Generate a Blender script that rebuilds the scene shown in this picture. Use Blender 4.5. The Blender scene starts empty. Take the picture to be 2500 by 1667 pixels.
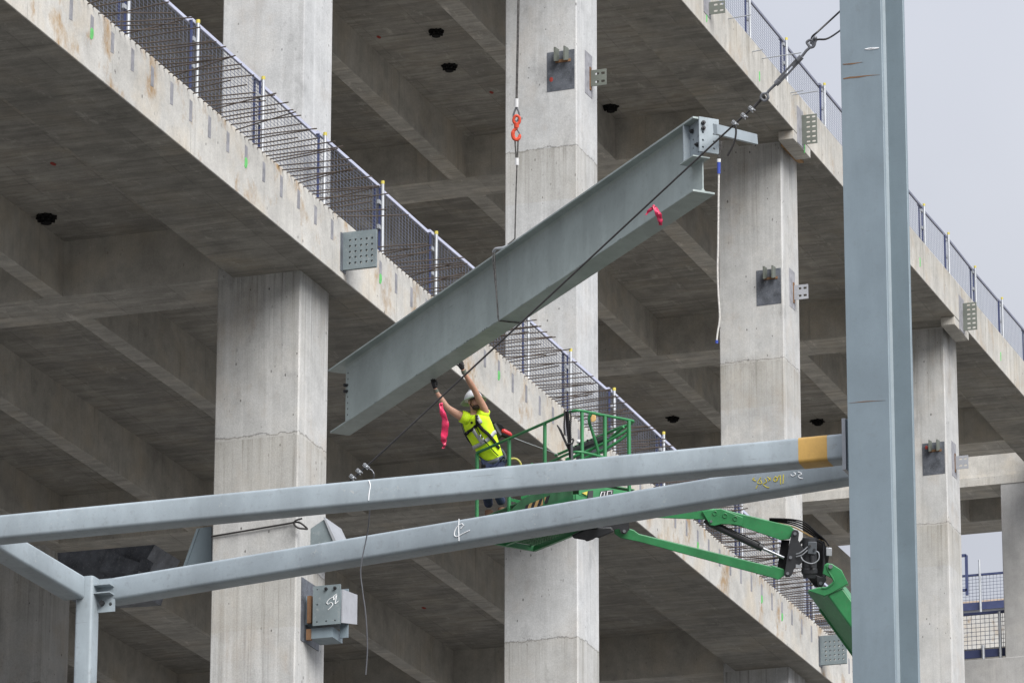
import bpy, bmesh, math, random
from mathutils import Vector as V3, Matrix
random.seed(7)
SC = bpy.context.scene
COL = SC.collection
# ------------------------------------------------------------------ camera
F_PX, YAW, PITCH, ROLL = 12240.15, 0.33823, 0.3081, 0.00178
EYE = V3((0, 0, 1.6))
cy, sy, cp, sp = math.cos(YAW), math.sin(YAW), math.cos(PITCH), math.sin(PITCH)
FW = V3((cy*cp, sy*cp, sp)); R0 = V3((sy, -cy, 0)); U0 = R0.cross(FW)
RT = math.cos(ROLL)*R0 + math.sin(ROLL)*U0
UP = -math.sin(ROLL)*R0 + math.cos(ROLL)*U0
cam = bpy.data.cameras.new('camera'); camo = bpy.data.objects.new('camera', cam); COL.objects.link(camo)
cam.sensor_width = 36; cam.lens = F_PX/2500*36; cam.clip_end = 6000; cam.clip_start = 1
M = Matrix((RT, UP, -FW)).transposed().to_4x4(); M.translation = EYE
camo.matrix_world = M; SC.camera = camo
# ------------------------------------------------------------------ sky, sun, exposure
SUN_EL, SUN_AZ = math.radians(40), math.radians(-131)      # direction TOWARDS the sun, azimuth from +X
w = bpy.data.worlds.new('World'); SC.world = w; w.use_nodes = True
nt = w.node_tree; bgn = nt.nodes['Background']
sky = nt.nodes.new('ShaderNodeTexSky'); sky.sky_type = 'NISHITA'; sky.sun_disc = False
sky.sun_elevation = SUN_EL; sky.sun_rotation = math.pi/2 - SUN_AZ
sky.air_density = 1.2; sky.dust_density = 3.0
hs = nt.nodes.new('ShaderNodeHueSaturation'); hs.inputs['Saturation'].default_value = 0.22
nt.links.new(sky.outputs[0], hs.inputs['Color'])
tcw = nt.nodes.new('ShaderNodeTexCoord'); nz = nt.nodes.new('ShaderNodeTexNoise')
nz.inputs['Scale'].default_value = 5.0; nz.inputs['Detail'].default_value = 5; nz.inputs['Roughness'].default_value = .5
nt.links.new(tcw.outputs['Generated'], nz.inputs['Vector'])
rmp = nt.nodes.new('ShaderNodeValToRGB')                     # overcast cloud sheet, a little uneven
rmp.color_ramp.elements[0].position = .3; rmp.color_ramp.elements[0].color = (4.9, 5.2, 6.1, 1)
rmp.color_ramp.elements[1].position = .7; rmp.color_ramp.elements[1].color = (6.4, 6.65, 7.35, 1)
nt.links.new(nz.outputs['Fac'], rmp.inputs['Fac'])
mxw = nt.nodes.new('ShaderNodeMixRGB'); mxw.inputs['Fac'].default_value = .8
nt.links.new(hs.outputs[0], mxw.inputs['Color1']); nt.links.new(rmp.outputs[0], mxw.inputs['Color2'])
sxw = nt.nodes.new('ShaderNodeSeparateXYZ'); nt.links.new(tcw.outputs['Generated'], sxw.inputs[0])
zr = nt.nodes.new('ShaderNodeValToRGB')                      # overcast: the zenith is brighter than the horizon
for e, (p_, v_) in zip((zr.color_ramp.elements[0], zr.color_ramp.elements[1]), ((.28, .40), (1.0, 1.0))): e.position = p_; e.color = (v_, v_, v_, 1)
nt.links.new(sxw.outputs[2], zr.inputs['Fac'])
mxz = nt.nodes.new('ShaderNodeMixRGB'); mxz.blend_type = 'MULTIPLY'; mxz.inputs['Fac'].default_value = 1
nt.links.new(mxw.outputs[0], mxz.inputs['Color1']); nt.links.new(zr.outputs[0], mxz.inputs['Color2'])
nt.links.new(mxz.outputs[0], bgn.inputs['Color']); bgn.inputs['Strength'].default_value = 0.15
sl = bpy.data.lights.new('sun', 'SUN'); sl.energy = 2.7; sl.angle = math.radians(45); sl.color = (1, .98, .95)
so = bpy.data.objects.new('sun', sl); COL.objects.link(so); so.location = (0, -60, 120)
so.rotation_euler = (math.pi/2 - SUN_EL, 0, SUN_AZ + math.pi/2)
SC.view_settings.view_transform = 'Standard'; SC.view_settings.look = 'None'
SC.view_settings.exposure = 0.82; SC.view_settings.gamma = 1
SC.view_settings.use_curve_mapping = False
SC.render.engine = 'CYCLES'; SC.cycles.max_bounces = 8; SC.cycles.diffuse_bounces = 5
# ------------------------------------------------------------------ pixel -> world helpers (photo is 2500 x 1667)
def ray(px, py): return FW + RT*((px-1250)/F_PX) - UP*((py-833.5)/F_PX)
def P(px, py, d): return EYE + ray(px, py)*d
def PA(px, py, ax, v):
    r = ray(px, py); return EYE + r*((v-EYE[ax])/r[ax])
X_, Y_, Z_ = V3((1, 0, 0)), V3((0, 1, 0)), V3((0, 0, 1))
# ------------------------------------------------------------------ materials
MATS = {}
def nodes(name):
    m = bpy.data.materials.new(name); m.use_nodes = True
    return m, m.node_tree, m.node_tree.nodes['Principled BSDF']
def lk(t, a, b): t.links.new(a, b)
def mapping(t, vec, scale):
    mp = t.nodes.new('ShaderNodeMapping'); mp.inputs['Scale'].default_value = scale; lk(t, vec, mp.inputs['Vector']); return mp.outputs[0]
def noise(t, vec, scale, detail=4, rough=.55):
    n = t.nodes.new('ShaderNodeTexNoise'); n.inputs['Scale'].default_value = scale
    n.inputs['Detail'].default_value = detail; n.inputs['Roughness'].default_value = rough
    lk(t, vec, n.inputs['Vector']); return n.outputs['Fac']
def ramp(t, fac, a, b, ca=(0, 0, 0, 1), cb=(1, 1, 1, 1)):
    r = t.nodes.new('ShaderNodeValToRGB'); r.color_ramp.elements[0].position = a; r.color_ramp.elements[1].position = b
    r.color_ramp.elements[0].color = ca; r.color_ramp.elements[1].color = cb; lk(t, fac, r.inputs['Fac']); return r.outputs['Color']
def mix(t, fac, a, b, mode='MIX'):
    m = t.nodes.new('ShaderNodeMixRGB'); m.blend_type = mode
    for i, v in (('Fac', fac), ('Color1', a), ('Color2', b)):
        if isinstance(v, (int, float)): m.inputs[i].default_value = v
        elif isinstance(v, tuple): m.inputs[i].default_value = v if len(v) == 4 else (*v, 1)
        else: lk(t, v, m.inputs[i])
    return m.outputs[0]
def math_(t, op, a, b=None, c=None):
    m = t.nodes.new('ShaderNodeMath'); m.operation = op
    for i, v in enumerate((a, b, c)):
        if v is None: continue
        if isinstance(v, (int, float)): m.inputs[i].default_value = v
        else: lk(t, v, m.inputs[i])
    return m.outputs[0]
def posn(t):
    g = t.nodes.new('ShaderNodeNewGeometry'); return g.outputs['Position'], g.outputs['Normal']
def sep(t, v):
    s = t.nodes.new('ShaderNodeSeparateXYZ'); lk(t, v, s.inputs[0]); return s.outputs
def concrete(name, base, warm=.25, streak=.5, pour=None, pits=.5, board=True, rust=0., mottled=.35, runs=0., tops=None, speck=.12, bump=.25):
    """cast concrete: mottling, vertical drip streaks on upright faces, form-board joints, bug holes, pour joints at given heights"""
    if name in MATS: return MATS[name]
    m, t, b = nodes(name); pos, nor = posn(t); s = sep(t, pos); ns = sep(t, nor)
    vert = math_(t, 'SUBTRACT', 1.0, math_(t, 'ABSOLUTE', ns[2]))
    big = noise(t, pos, .45, 6, .62); mid = noise(t, pos, 2.3, 7, .68); fin = noise(t, pos, 42, 3, .6)
    dk = tuple(x*(1-mottled) for x in base); lt = tuple(min(1, x*(1+mottled*.55)) for x in base)
    col = mix(t, ramp(t, big, .33, .68), dk, lt)
    col = mix(t, .55, col, mix(t, ramp(t, mid, .3, .7), dk, lt))
    wm = ramp(t, noise(t, pos, .9, 5, .6), .48, .72)
    col = mix(t, math_(t, 'MULTIPLY', wm, warm), col, (base[0]*1.0, base[1]*.84, base[2]*.62))
    # drips
    st = noise(t, mapping(t, pos, (7.5, 7.5, .28)), 1.0, 6, .68)
    stm = math_(t, 'MULTIPLY', math_(t, 'MULTIPLY', ramp(t, st, .54, .78), ramp(t, big, .4, .62)), vert)
    col = mix(t, math_(t, 'MULTIPLY', stm, streak), col, tuple(x*.34 for x in base))
    st2 = noise(t, mapping(t, pos, (26, 26, .6)), 1.0, 4, .6)
    col = mix(t, math_(t, 'MULTIPLY', math_(t, 'MULTIPLY', ramp(t, st2, .5, .75), vert), streak*.2), col, tuple(x*.5 for x in base))
    if rust:
        r1 = ramp(t, noise(t, mapping(t, pos, (1.1, 1.1, .8)), 1.0, 6, .7), .53, .66)
        r2 = ramp(t, noise(t, mapping(t, pos, (9, 9, .5)), 1.0, 5, .6), .5, .7)
        rr = math_(t, 'MULTIPLY', math_(t, 'ADD', math_(t, 'MULTIPLY', r1, .7), math_(t, 'MULTIPLY', math_(t, 'MULTIPLY', r1, r2), .6)), rust)
        rr = math_(t, 'MULTIPLY', rr, vert)
        col = mix(t, rr, col, (.33, .215, .105))
    if runs:
        r = noise(t, mapping(t, pos, (13, 13, .16)), 1.0, 6, .72); r = ramp(t, r, .55, .70)
        rz = ramp(t, noise(t, mapping(t, pos, (1.6, 1.6, .45)), 1.0, 4, .6), .5, .66)
        col = mix(t, math_(t, 'MULTIPLY', math_(t, 'MULTIPLY', math_(t, 'MULTIPLY', r, rz), vert), runs), col, (.07, .066, .058))
    if tops:
        # water stains running down from joints and soffits, fading out below
        rn = ramp(t, noise(t, mapping(t, pos, (10, 10, .22)), 1.0, 6, .7), .47, .66); rf = ramp(t, noise(t, mapping(t, pos, (34, 34, .35)), 1.0, 4, .6), .50, .60)
        wide = ramp(t, noise(t, mapping(t, pos, (3.2, 3.2, .3)), 1.0, 4, .6), .40, .66)
        acc = None
        for z, ln in tops:
            dz = math_(t, 'SUBTRACT', z, s[2])
            fade = math_(t, 'MULTIPLY', math_(t, 'MAXIMUM', math_(t, 'SUBTRACT', 1.0, math_(t, 'DIVIDE', dz, ln)), 0.), math_(t, 'GREATER_THAN', dz, 0.))
            acc = fade if acc is None else math_(t, 'MAXIMUM', acc, fade)
        m1 = math_(t, 'MULTIPLY', math_(t, 'ADD', math_(t, 'MULTIPLY', rn, .55), math_(t, 'MULTIPLY', wide, .5)), acc)
        col = mix(t, math_(t, 'MULTIPLY', math_(t, 'MULTIPLY', m1, vert), .62), col, (base[0]*.42, base[1]*.40, base[2]*.34))
        m2 = math_(t, 'MULTIPLY', math_(t, 'MULTIPLY', rf, ramp(t, rn, .2, .8)), math_(t, 'POWER', acc, .6))
        col = mix(t, math_(t, 'MULTIPLY', math_(t, 'MULTIPLY', m2, vert), .55), col, (.075, .07, .06))
        pale = math_(t, 'MULTIPLY', ramp(t, noise(t, mapping(t, pos, (5, 5, .16)), 1.0, 5, .65), .52, .72), vert)
        col = mix(t, math_(t, 'MULTIPLY', pale, .5), col, tuple(min(1, x*1.28) for x in base))
        blot = ramp(t, noise(t, mapping(t, pos, (1., 1., .55)), 1.4, 8, .75), .56, .66)
        col = mix(t, math_(t, 'MULTIPLY', math_(t, 'MULTIPLY', blot, vert), .42), col, tuple(x*.48 for x in base))
    h = mid
    if board:
        # joints of the form panels: 2.44 m x 1.22 m sheets on soffits, faint lines on faces
        def line(co, step, off, wd):
            f = math_(t, 'FRACT', math_(t, 'DIVIDE', math_(t, 'ADD', co, off), step))
            d = math_(t, 'MULTIPLY', math_(t, 'ABSOLUTE', math_(t, 'SUBTRACT', f, .5)), step)
            return math_(t, 'LESS_THAN', d, wd)
        flat = math_(t, 'ABSOLUTE', ns[2])
        wob = math_(t, 'MULTIPLY', math_(t, 'SUBTRACT', mid, .5), .03)
        lx = line(math_(t, 'ADD', s[0], wob), 3.03, .65, .011); ly = line(math_(t, 'ADD', s[1], wob), 1.22, .35, .009)
        lf = math_(t, 'MULTIPLY', math_(t, 'MAXIMUM', lx, ly), flat)
        lv = math_(t, 'MULTIPLY', line(s[0], 3.03, .65, .007), math_(t, 'MULTIPLY', math_(t, 'ABSOLUTE', ns[1]), 1.))
        ln = math_(t, 'MULTIPLY', math_(t, 'MAXIMUM', lf, lv), ramp(t, noise(t, pos, 3.1, 3), .38, .55))
        col = mix(t, math_(t, 'MULTIPLY', ln, .55), col, tuple(x*.3 for x in base))
        # each sheet takes its own tone
        cell = t.nodes.new('ShaderNodeTexWhiteNoise'); cell.noise_dimensions = '2D'
        cb = t.nodes.new('ShaderNodeCombineXYZ')
        lk(t, math_(t, 'FLOOR', math_(t, 'DIVIDE', math_(t, 'ADD', s[0], 2.165), 3.03)), cb.inputs[0])
        lk(t, math_(t, 'FLOOR', math_(t, 'DIVIDE', math_(t, 'ADD', s[1], .96), 1.22)), cb.inputs[1])
        lk(t, cb.outputs[0], cell.inputs['Vector'])
        tone = math_(t, 'MULTIPLY', math_(t, 'MULTIPLY', cell.outputs['Value'], .42), flat)
        col = mix(t, tone, col, tuple(x*.55 for x in base))
        # long grain left by the plywood, across soffits
        gr = noise(t, mapping(t, pos, (9, .55, 1)), 1.0, 5, .7)
        col = mix(t, math_(t, 'MULTIPLY', math_(t, 'MULTIPLY', ramp(t, gr, .46, .68), flat), .55), col, tuple(x*.38 for x in base))
        gr2 = noise(t, mapping(t, pos, (3.4, .8, 1)), 1.0, 7, .72)
        col = mix(t, math_(t, 'MULTIPLY', math_(t, 'MULTIPLY', ramp(t, gr2, .5, .7), flat), .5), col, tuple(min(1, x*1.45) for x in base))
        ef = ramp(t, noise(t, mapping(t, pos, (1.2, 3.2, 1)), 1.0, 8, .8), .57, .70)
        col = mix(t, math_(t, 'MULTIPLY', math_(t, 'MULTIPLY', ef, flat), .5), col, tuple(min(1, x*1.8) for x in base))
    if pits:
        v = t.nodes.new('ShaderNodeTexVoronoi'); v.inputs['Scale'].default_value = 5.2; v.inputs['Randomness'].default_value = 1
        lk(t, mapping(t, pos, (1.5, 1.5, .8)), v.inputs['Vector'])
        pit = math_(t, 'LESS_THAN', v.outputs['Distance'], math_(t, 'MULTIPLY', noise(t, pos, 1.7, 2), .215))
        pit = math_(t, 'MULTIPLY', pit, ramp(t, noise(t, pos, 1.1, 3), .47, .6))
        col = mix(t, math_(t, 'MULTIPLY', math_(t, 'MULTIPLY', pit, vert), pits), col, (.045, .042, .038))
    if pour:
        for z in pour:
            wz = math_(t, 'MULTIPLY', math_(t, 'SUBTRACT', noise(t, pos, 3.5, 5, .7), .5), .24)
            d = math_(t, 'ABSOLUTE', math_(t, 'SUBTRACT', math_(t, 'ADD', s[2], wz), z))
            seam = math_(t, 'LESS_THAN', d, math_(t, 'MULTIPLY', noise(t, pos, 5.0, 3, .6), .026))
            rot = math_(t, 'MULTIPLY', math_(t, 'LESS_THAN', d, .085), ramp(t, noise(t, pos, 30, 3, .7), .55, .62))
            rot = math_(t, 'MULTIPLY', rot, ramp(t, noise(t, pos, 1.3, 2), .4, .6))
            col = mix(t, math_(t, 'MULTIPLY', math_(t, 'MAXIMUM', seam, rot), math_(t, 'MULTIPLY', vert, .52)), col, (.07, .066, .06))
            below = math_(t, 'MULTIPLY', math_(t, 'GREATER_THAN', math_(t, 'SUBTRACT', z, s[2]), 0.), math_(t, 'LESS_THAN', math_(t, 'SUBTRACT', z, s[2]), 1.1))
            col = mix(t, math_(t, 'MULTIPLY', math_(t, 'MULTIPLY', below, vert), .22), col, (base[0]*.72, base[1]*.66, base[2]*.55))
    col = mix(t, speck, col, mix(t, ramp(t, fin, .35, .65), (.15, .15, .15), (.85, .85, .85)), 'OVERLAY')
    lk(t, col, b.inputs['Base Color']); b.inputs['Roughness'].default_value = .88
    bp = t.nodes.new('ShaderNodeBump'); bp.inputs['Strength'].default_value = bump; bp.inputs['Distance'].default_value = .02
    lk(t, math_(t, 'ADD', h, math_(t, 'MULTIPLY', fin, .35)), bp.inputs['Height']); lk(t, bp.outputs[0], b.inputs['Normal'])
    MATS[name] = m; return m
def paint(name, base, rough=.5, metal=0., var=.14, scratch=.25, streaky=True, scale=1., dirt=.15, smap=None, chip=(.10, .085, .07), spec=.5):
    """painted or bare metal, cloth, rubber: uneven tone, rub marks, small chips"""
    if name in MATS: return MATS[name]
    m, t, b = nodes(name); pos, nor = posn(t)
    n1 = noise(t, pos, 1.7*scale, 6, .6); n2 = noise(t, pos, 14*scale, 5, .65)
    dk = tuple(x*(1-var) for x in base); lt = tuple(min(1, x*(1+var)) for x in base)
    col = mix(t, ramp(t, n1, .35, .66), dk, lt)
    if streaky:
        s2 = noise(t, mapping(t, pos, (2.2*scale, 2.2*scale, .5*scale)), 1.0, 6, .65)
        col = mix(t, math_(t, 'MULTIPLY', ramp(t, s2, .5, .68), .5), col, tuple(min(1, x*1.15+.01) for x in base))
    if dirt: col = mix(t, math_(t, 'MULTIPLY', ramp(t, n2, .56, .75), dirt), col, chip)
    if scratch:
        sc = noise(t, mapping(t, pos, smap or (1.5*scale, 3*scale, 26*scale)), 1.0, 4, .7)
        col = mix(t, math_(t, 'MULTIPLY', math_(t, 'MULTIPLY', ramp(t, sc, .66, .70), ramp(t, n1, .45, .6)), scratch), col, chip)
    if smap:
        sm = ramp(t, noise(t, mapping(t, pos, (.8, 1.9, .35)), 1.0, 5, .6), .50, .60)
        col = mix(t, math_(t, 'MULTIPLY', sm, .34), col, tuple(x*.72 for x in base))
        du = math_(t, 'MULTIPLY', ramp(t, noise(t, pos, 26, 5, .75), .58, .68), ramp(t, noise(t, pos, 2.4, 3, .6), .52, .64))
        col = mix(t, math_(t, 'MULTIPLY', du, .5), col, (.52, .50, .46))
        rs = math_(t, 'MULTIPLY', ramp(t, noise(t, mapping(t, pos, (14, 14, 1.2)), 1.0, 5, .7), .64, .72), ramp(t, noise(t, pos, 1.3, 4, .65), .55, .66))
        col = mix(t, math_(t, 'MULTIPLY', rs, .55), col, (.20, .14, .085))
    fin = noise(t, pos, 90, 2, .5)
    col = mix(t, .12, col, mix(t, fin, (.2, .2, .2), (.8, .8, .8)), 'OVERLAY')
    lk(t, col, b.inputs['Base Color']); b.inputs['Metallic'].default_value = metal
    rr = math_(t, 'ADD', math_(t, 'MULTIPLY', n2, .25), rough-.12); lk(t, rr, b.inputs['Roughness'])
    b.inputs['Specular IOR Level'].default_value = spec
    MATS[name] = m; return m
m_face = concrete('concrete_fascia', (.525, .513, .482), warm=.5, streak=.5, pits=.95, rust=1.15, mottled=.33)
m_face2 = concrete('concrete_fascia_weathered', (.47, .455, .42), warm=.3, streak=.75, pits=.9, rust=.5, mottled=.28, tops=((41.15, 1.1),))
m_col = concrete('concrete_column', (.472, .478, .480), warm=.14, streak=.36, pour=(25.2, 35.13), pits=.7, board=False, rust=.12, mottled=.27, tops=((25.2, 1.3), (35.13, 1.5), (27.98, .9)))
m_colw = concrete('concrete_column_weathered', (.462, .462, .453), warm=.2, streak=.55, pour=(23.0, 25.2, 35.05), pits=.8, board=False, rust=.2, mottled=.26, tops=((25.15, 1.2), (23.0, 2.6), (27.98, 2.2), (40.1, 2.6), (35.0, 1.6)))
m_edges = concrete('concrete_edge_soffit_shaded', (.30, .288, .26), warm=.4, streak=.4, pits=.3, mottled=.55)  # darker concrete copy for the edge beam undersides, shade put into its tone
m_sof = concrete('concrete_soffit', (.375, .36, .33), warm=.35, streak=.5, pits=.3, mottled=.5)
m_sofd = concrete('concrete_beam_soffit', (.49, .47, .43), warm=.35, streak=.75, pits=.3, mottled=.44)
m_steel = paint('primer_steel', (.275, .318, .345), .48, var=.13, scratch=.55, dirt=.3, smap=(9, 1.1, 34))
m_steelb = paint('primer_steel_bluer', (.185, .232, .262), .46, var=.08, scratch=.3, dirt=.12)
m_beam = paint('primer_beam', (.325, .375, .366), .5, var=.11, scratch=.45, dirt=.2, smap=(3, 3, 30))
m_plate = paint('primer_plate', (.165, .20, .212), .5, var=.15, scratch=.6, dirt=.3, chip=(.5, .5, .48))
m_galv = paint('galvanised', (.36, .375, .395), .42, metal=.35, var=.15)
m_olive_shaded = paint('olive_primer_shaded', (.125, .137, .118), .5, var=.15, scratch=.4)  # olive grey steel, darkened: shade on the slotted plates is put into the tone
m_pale = paint('pale_primer', (.33, .34, .365), .5, var=.12)
m_rail_backlit = paint('backlit_rail', (.17, .18, .235), .5, var=.1)  # darker copy of the lavender rail, backlighting against the sky put into the colour
m_bolt = paint('dark_bolt', (.035, .035, .038), .45, metal=.4)
m_embed = paint('embedded_steel', (.115, .125, .145), .42, metal=.3, var=.4, scratch=.9, dirt=.6, chip=(.36, .37, .4), scale=2.2)
m_rust = paint('rusty_steel', (.20, .105, .05), .8, var=.35)
m_bar = paint('rusty_bar', (.075, .058, .048), .8, var=.3)
m_blue = paint('navy_paint', (.035, .046, .115), .5, var=.2)
m_rail = paint('lavender_rail', (.46, .48, .60), .5, var=.08)
m_mesh = paint('mesh_wire', (.13, .145, .20), .5, metal=.2, var=.2)
m_yel = paint('yellow_cap', (.50, .42, .07), .6)
m_green = paint('lift_green', (.029, .190, .066), .42, var=.2, scratch=.5, dirt=.3, scale=1.6)
m_greend = paint('lift_green_worn', (.05, .18, .075), .55, var=.3, scratch=.7, dirt=.5, scale=3)
m_black = paint('black_steel', (.022, .023, .026), .5, var=.25)
m_blackr = paint('black_rubber', (.013, .013, .014), .85, spec=.15)
m_chrome = paint('chrome_rod', (.30, .31, .33), .3, metal=.8)
m_wire = paint('wire_rope', (.11, .105, .10), .5, metal=.5, var=.5, scale=14)
m_cable = paint('black_cable', (.022, .02, .02), .55)
m_shack = paint('grey_forged', (.16, .165, .18), .5, metal=.4)
m_white = paint('white_metal', (.72, .72, .72), .4)
m_orange = paint('red_hook', (.60, .075, .035), .4, var=.2)
m_pink = paint('pink_tape', (.56, .022, .085), .35, var=.4, scale=8)
m_rope = paint('white_rope', (.66, .64, .60), .8, var=.2, scale=20)
m_ropeb = paint('blue_whipping', (.05, .09, .42), .7)
m_tan = paint('tan_pad', (.62, .40, .16), .7)
m_ochre = paint('ochre_primer', (.48, .29, .075), .55, var=.15)
m_chalk = paint('chalk', (.80, .81, .82), .9, var=.08)
m_chalky = paint('yellow_crayon', (.62, .52, .06), .9)
m_mark = paint('green_spray', (.13, .47, .14), .8, var=.2, scale=6)
m_red = paint('red_spray', (.30, .035, .025), .8)
m_infill = paint('grout_infill', (.255, .255, .275), .85, var=.22, dirt=.4, scale=4)
m_wood = paint('timber', (.42, .25, .12), .8, var=.3, scale=5)
m_skin = paint('skin', (.46, .25, .17), .55, var=.1, scratch=0, dirt=.06, scale=6)
m_hivis = paint('hi_vis', (.60, .84, .015), .75, var=.10, scratch=0, dirt=.05, scale=4, chip=(.35, .45, .02))
m_tape = paint('reflective_tape', (.37, .37, .38), .4, var=.1)
m_denim = paint('denim', (.022, .032, .075), .85, var=.3, scale=8)
m_boot = paint('tan_boot', (.155, .08, .045), .7, var=.25, scale=8)
m_sole = paint('boot_sole', (.45, .36, .25), .8)
m_glove = paint('black_glove', (.018, .018, .02), .75)
m_cuff = paint('glove_cuff', (.14, .15, .12), .85)
m_helm = paint('white_helmet', (.58, .59, .61), .35, var=.04, dirt=.08, scale=8)
m_brim = paint('helmet_brim', (.26, .36, .24), .45)
m_beard = paint('dark_hair', (.055, .04, .03), .9, spec=.2)
m_redp = paint('red_plastic', (.42, .02, .025), .35)
m_hose = paint('yellow_hose', (.36, .33, .08), .6)
m_grey = paint('grey_plastic', (.075, .085, .095), .5)
m_far = concrete('concrete_far', (.40, .395, .385), warm=.12, streak=.5, pits=.5, mottled=.3, board=False)
m_blank = paint('pale_roof', (.42, .33, .25), .8)
# ------------------------------------------------------------------ mesh builder
class MB:
    def __init__(s): s.v = []; s.f = []
    def add(s, vs, fs):
        o = len(s.v); s.v += [V3(x) for x in vs]; s.f += [[i+o for i in f] for f in fs]; return s
    def box(s, lo, hi):
        a, b = lo, hi
        return s.add([(x, y, z) for z in (a[2], b[2]) for y in (a[1], b[1]) for x in (a[0], b[0])],
                     [(0, 2, 3, 1), (4, 5, 7, 6), (0, 1, 5, 4), (2, 6, 7, 3), (0, 4, 6, 2), (1, 3, 7, 5)])
    def prism(s, poly, o, u, v, w, a=0., b=1.):
        """2D polygon in (u, v), extruded along w from a to b"""
        o, u, v, w = V3(o), V3(u), V3(v), V3(w); n = len(poly)
        vs = [o+u*p[0]+v*p[1]+w*a for p in poly]+[o+u*p[0]+v*p[1]+w*b for p in poly]
        return s.add(vs, [list(range(n))[::-1], list(range(n, 2*n))]+[(i, (i+1) % n, n+(i+1) % n, n+i) for i in range(n)])
    def slab(s, pts, vec):
        """polygon of 3D points given thickness vec"""
        n = len(pts); vec = V3(vec); pts = [V3(p) for p in pts]
        return s.add(pts+[p+vec for p in pts], [list(range(n))[::-1], list(range(n, 2*n))]+[(i, (i+1) % n, n+(i+1) % n, n+i) for i in range(n)])
    def bar(s, p, q, wd, ht, up=Z_, r=0.):
        """rectangular bar between p and q, optional rounded corners"""
        p, q = V3(p), V3(q); w = (q-p); L = w.length; w = w/L
        u = w.cross(V3(up)).normalized(); v = u.cross(w)
        if r <= 0: poly = [(-wd/2, -ht/2), (wd/2, -ht/2), (wd/2, ht/2), (-wd/2, ht/2)]
        else:
            poly = []
            for cx, cz, a0 in ((wd/2-r, ht/2-r, 0), (-wd/2+r, ht/2-r, 90), (-wd/2+r, -ht/2+r, 180), (wd/2-r, -ht/2+r, 270)):
                for k in range(5):
                    a = math.radians(a0+22.5*k); poly.append((cx+r*math.cos(a), cz+r*math.sin(a)))
        return s.prism(poly, p, u, v, w, 0, L)
    def tube(s, pts, r, n=8, closed=False, cap=True):
        pts = [V3(p) for p in pts]; m = len(pts); rr = r if isinstance(r, (list, tuple)) else [r]*m
        rings = []; u = None
        for i in range(m):
            if closed: d = pts[(i+1) % m]-pts[i-1]
            else: d = pts[min(i+1, m-1)]-pts[max(i-1, 0)]
            if d.length < 1e-9: d = V3((0, 0, 1))
            d.normalize()
            if u is None:
                u = d.cross(Z_) if abs(d.z) < .9 else d.cross(X_)
            u = (u-d*u.dot(d)).normalized(); v = d.cross(u)
            rings.append([pts[i]+(u*math.cos(6.28318*k/n)+v*math.sin(6.28318*k/n))*rr[i] for k in range(n)])
        return s.loft(rings, closed, cap)
    def loft(s, rings, closed=False, cap=True):
        m = len(rings); n = len(rings[0]); vs = [p for r in rings for p in r]; fs = []
        for i in range(m if closed else m-1):
            j = (i+1) % m
            for k in range(n): fs.append((i*n+k, i*n+(k+1) % n, j*n+(k+1) % n, j*n+k))
        if cap and not closed: fs += [list(range(n))[::-1], [(m-1)*n+k for k in range(n)]]
        return s.add(vs, fs)
    def cyl(s, p, q, r, n=14): return s.tube([p, q], r, n)
    def ball(s, c, rx, ry=None, rz=None, ax=None, nu=12, nv=8):
        ry = ry or rx; rz = rz or rx; ax = ax or (X_, Y_, Z_); c = V3(c); rings = []
        for j in range(nv+1):
            th = math.pi*(j/nv)*.998+.003
            rings.append([c+ax[0]*(rx*math.sin(th)*math.cos(6.28318*k/nu))+ax[1]*(ry*math.sin(th)*math.sin(6.28318*k/nu))-ax[2]*(rz*math.cos(th)) for k in range(nu)])
        return s.loft(rings)
    def holed(s, o, u, v, w, th, us, vs_, rx, ry, n=4):
        """plate in (u, v) with a hole in the middle of every cell of the grid us x vs_; w is its normal"""
        o, u, v, w = V3(o), V3(u), V3(v), V3(w)
        for (a0, a1, ca) in us:
            for (b0, b1, cb) in vs_:
                bd = []
                for k in range(n): bd.append((a0+(a1-a0)*k/n, b0))
                for k in range(n): bd.append((a1, b0+(b1-b0)*k/n))
                for k in range(n): bd.append((a1-(a1-a0)*k/n, b1))
                for k in range(n): bd.append((a0, b1-(b1-b0)*k/n))
                m = len(bd); ho = []
                for k in range(m):
                    ang = math.pi*1.25+2*math.pi*k/m
                    x, y = math.cos(ang), math.sin(ang)
                    if rx != ry:                    # slot: rounded box
                        q = max(abs(x), abs(y)); x = (x/q*.6+x*.4); y = (y/q*.6+y*.4)
                    ho.append((ca+rx*x, cb+ry*y))
                g = lambda p, z: o+u*p[0]+v*p[1]+w*z
                vv = [g(p, 0) for p in bd]+[g(p, 0) for p in ho]+[g(p, th) for p in bd]+[g(p, th) for p in ho]
                ff = []
                for k in range(m):
                    l = (k+1) % m
                    ff += [(k, k+m, l+m, l), (2*m+k, 2*m+l, 3*m+l, 3*m+k), (m+k, 3*m+k, 3*m+l, m+l)]
                s.add(vv, ff)
                # outer rim
                for k in range(m):
                    l = (k+1) % m; p, q = bd[k], bd[l]
                    on = (p[0] == q[0] and (p[0] == us[0][0] or p[0] == us[-1][1])) or (p[1] == q[1] and (p[1] == vs_[0][0] or p[1] == vs_[-1][1]))
                    if on: s.add([g(p, 0), g(q, 0), g(q, th), g(p, th)], [(0, 1, 2, 3)])
        return s
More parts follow.
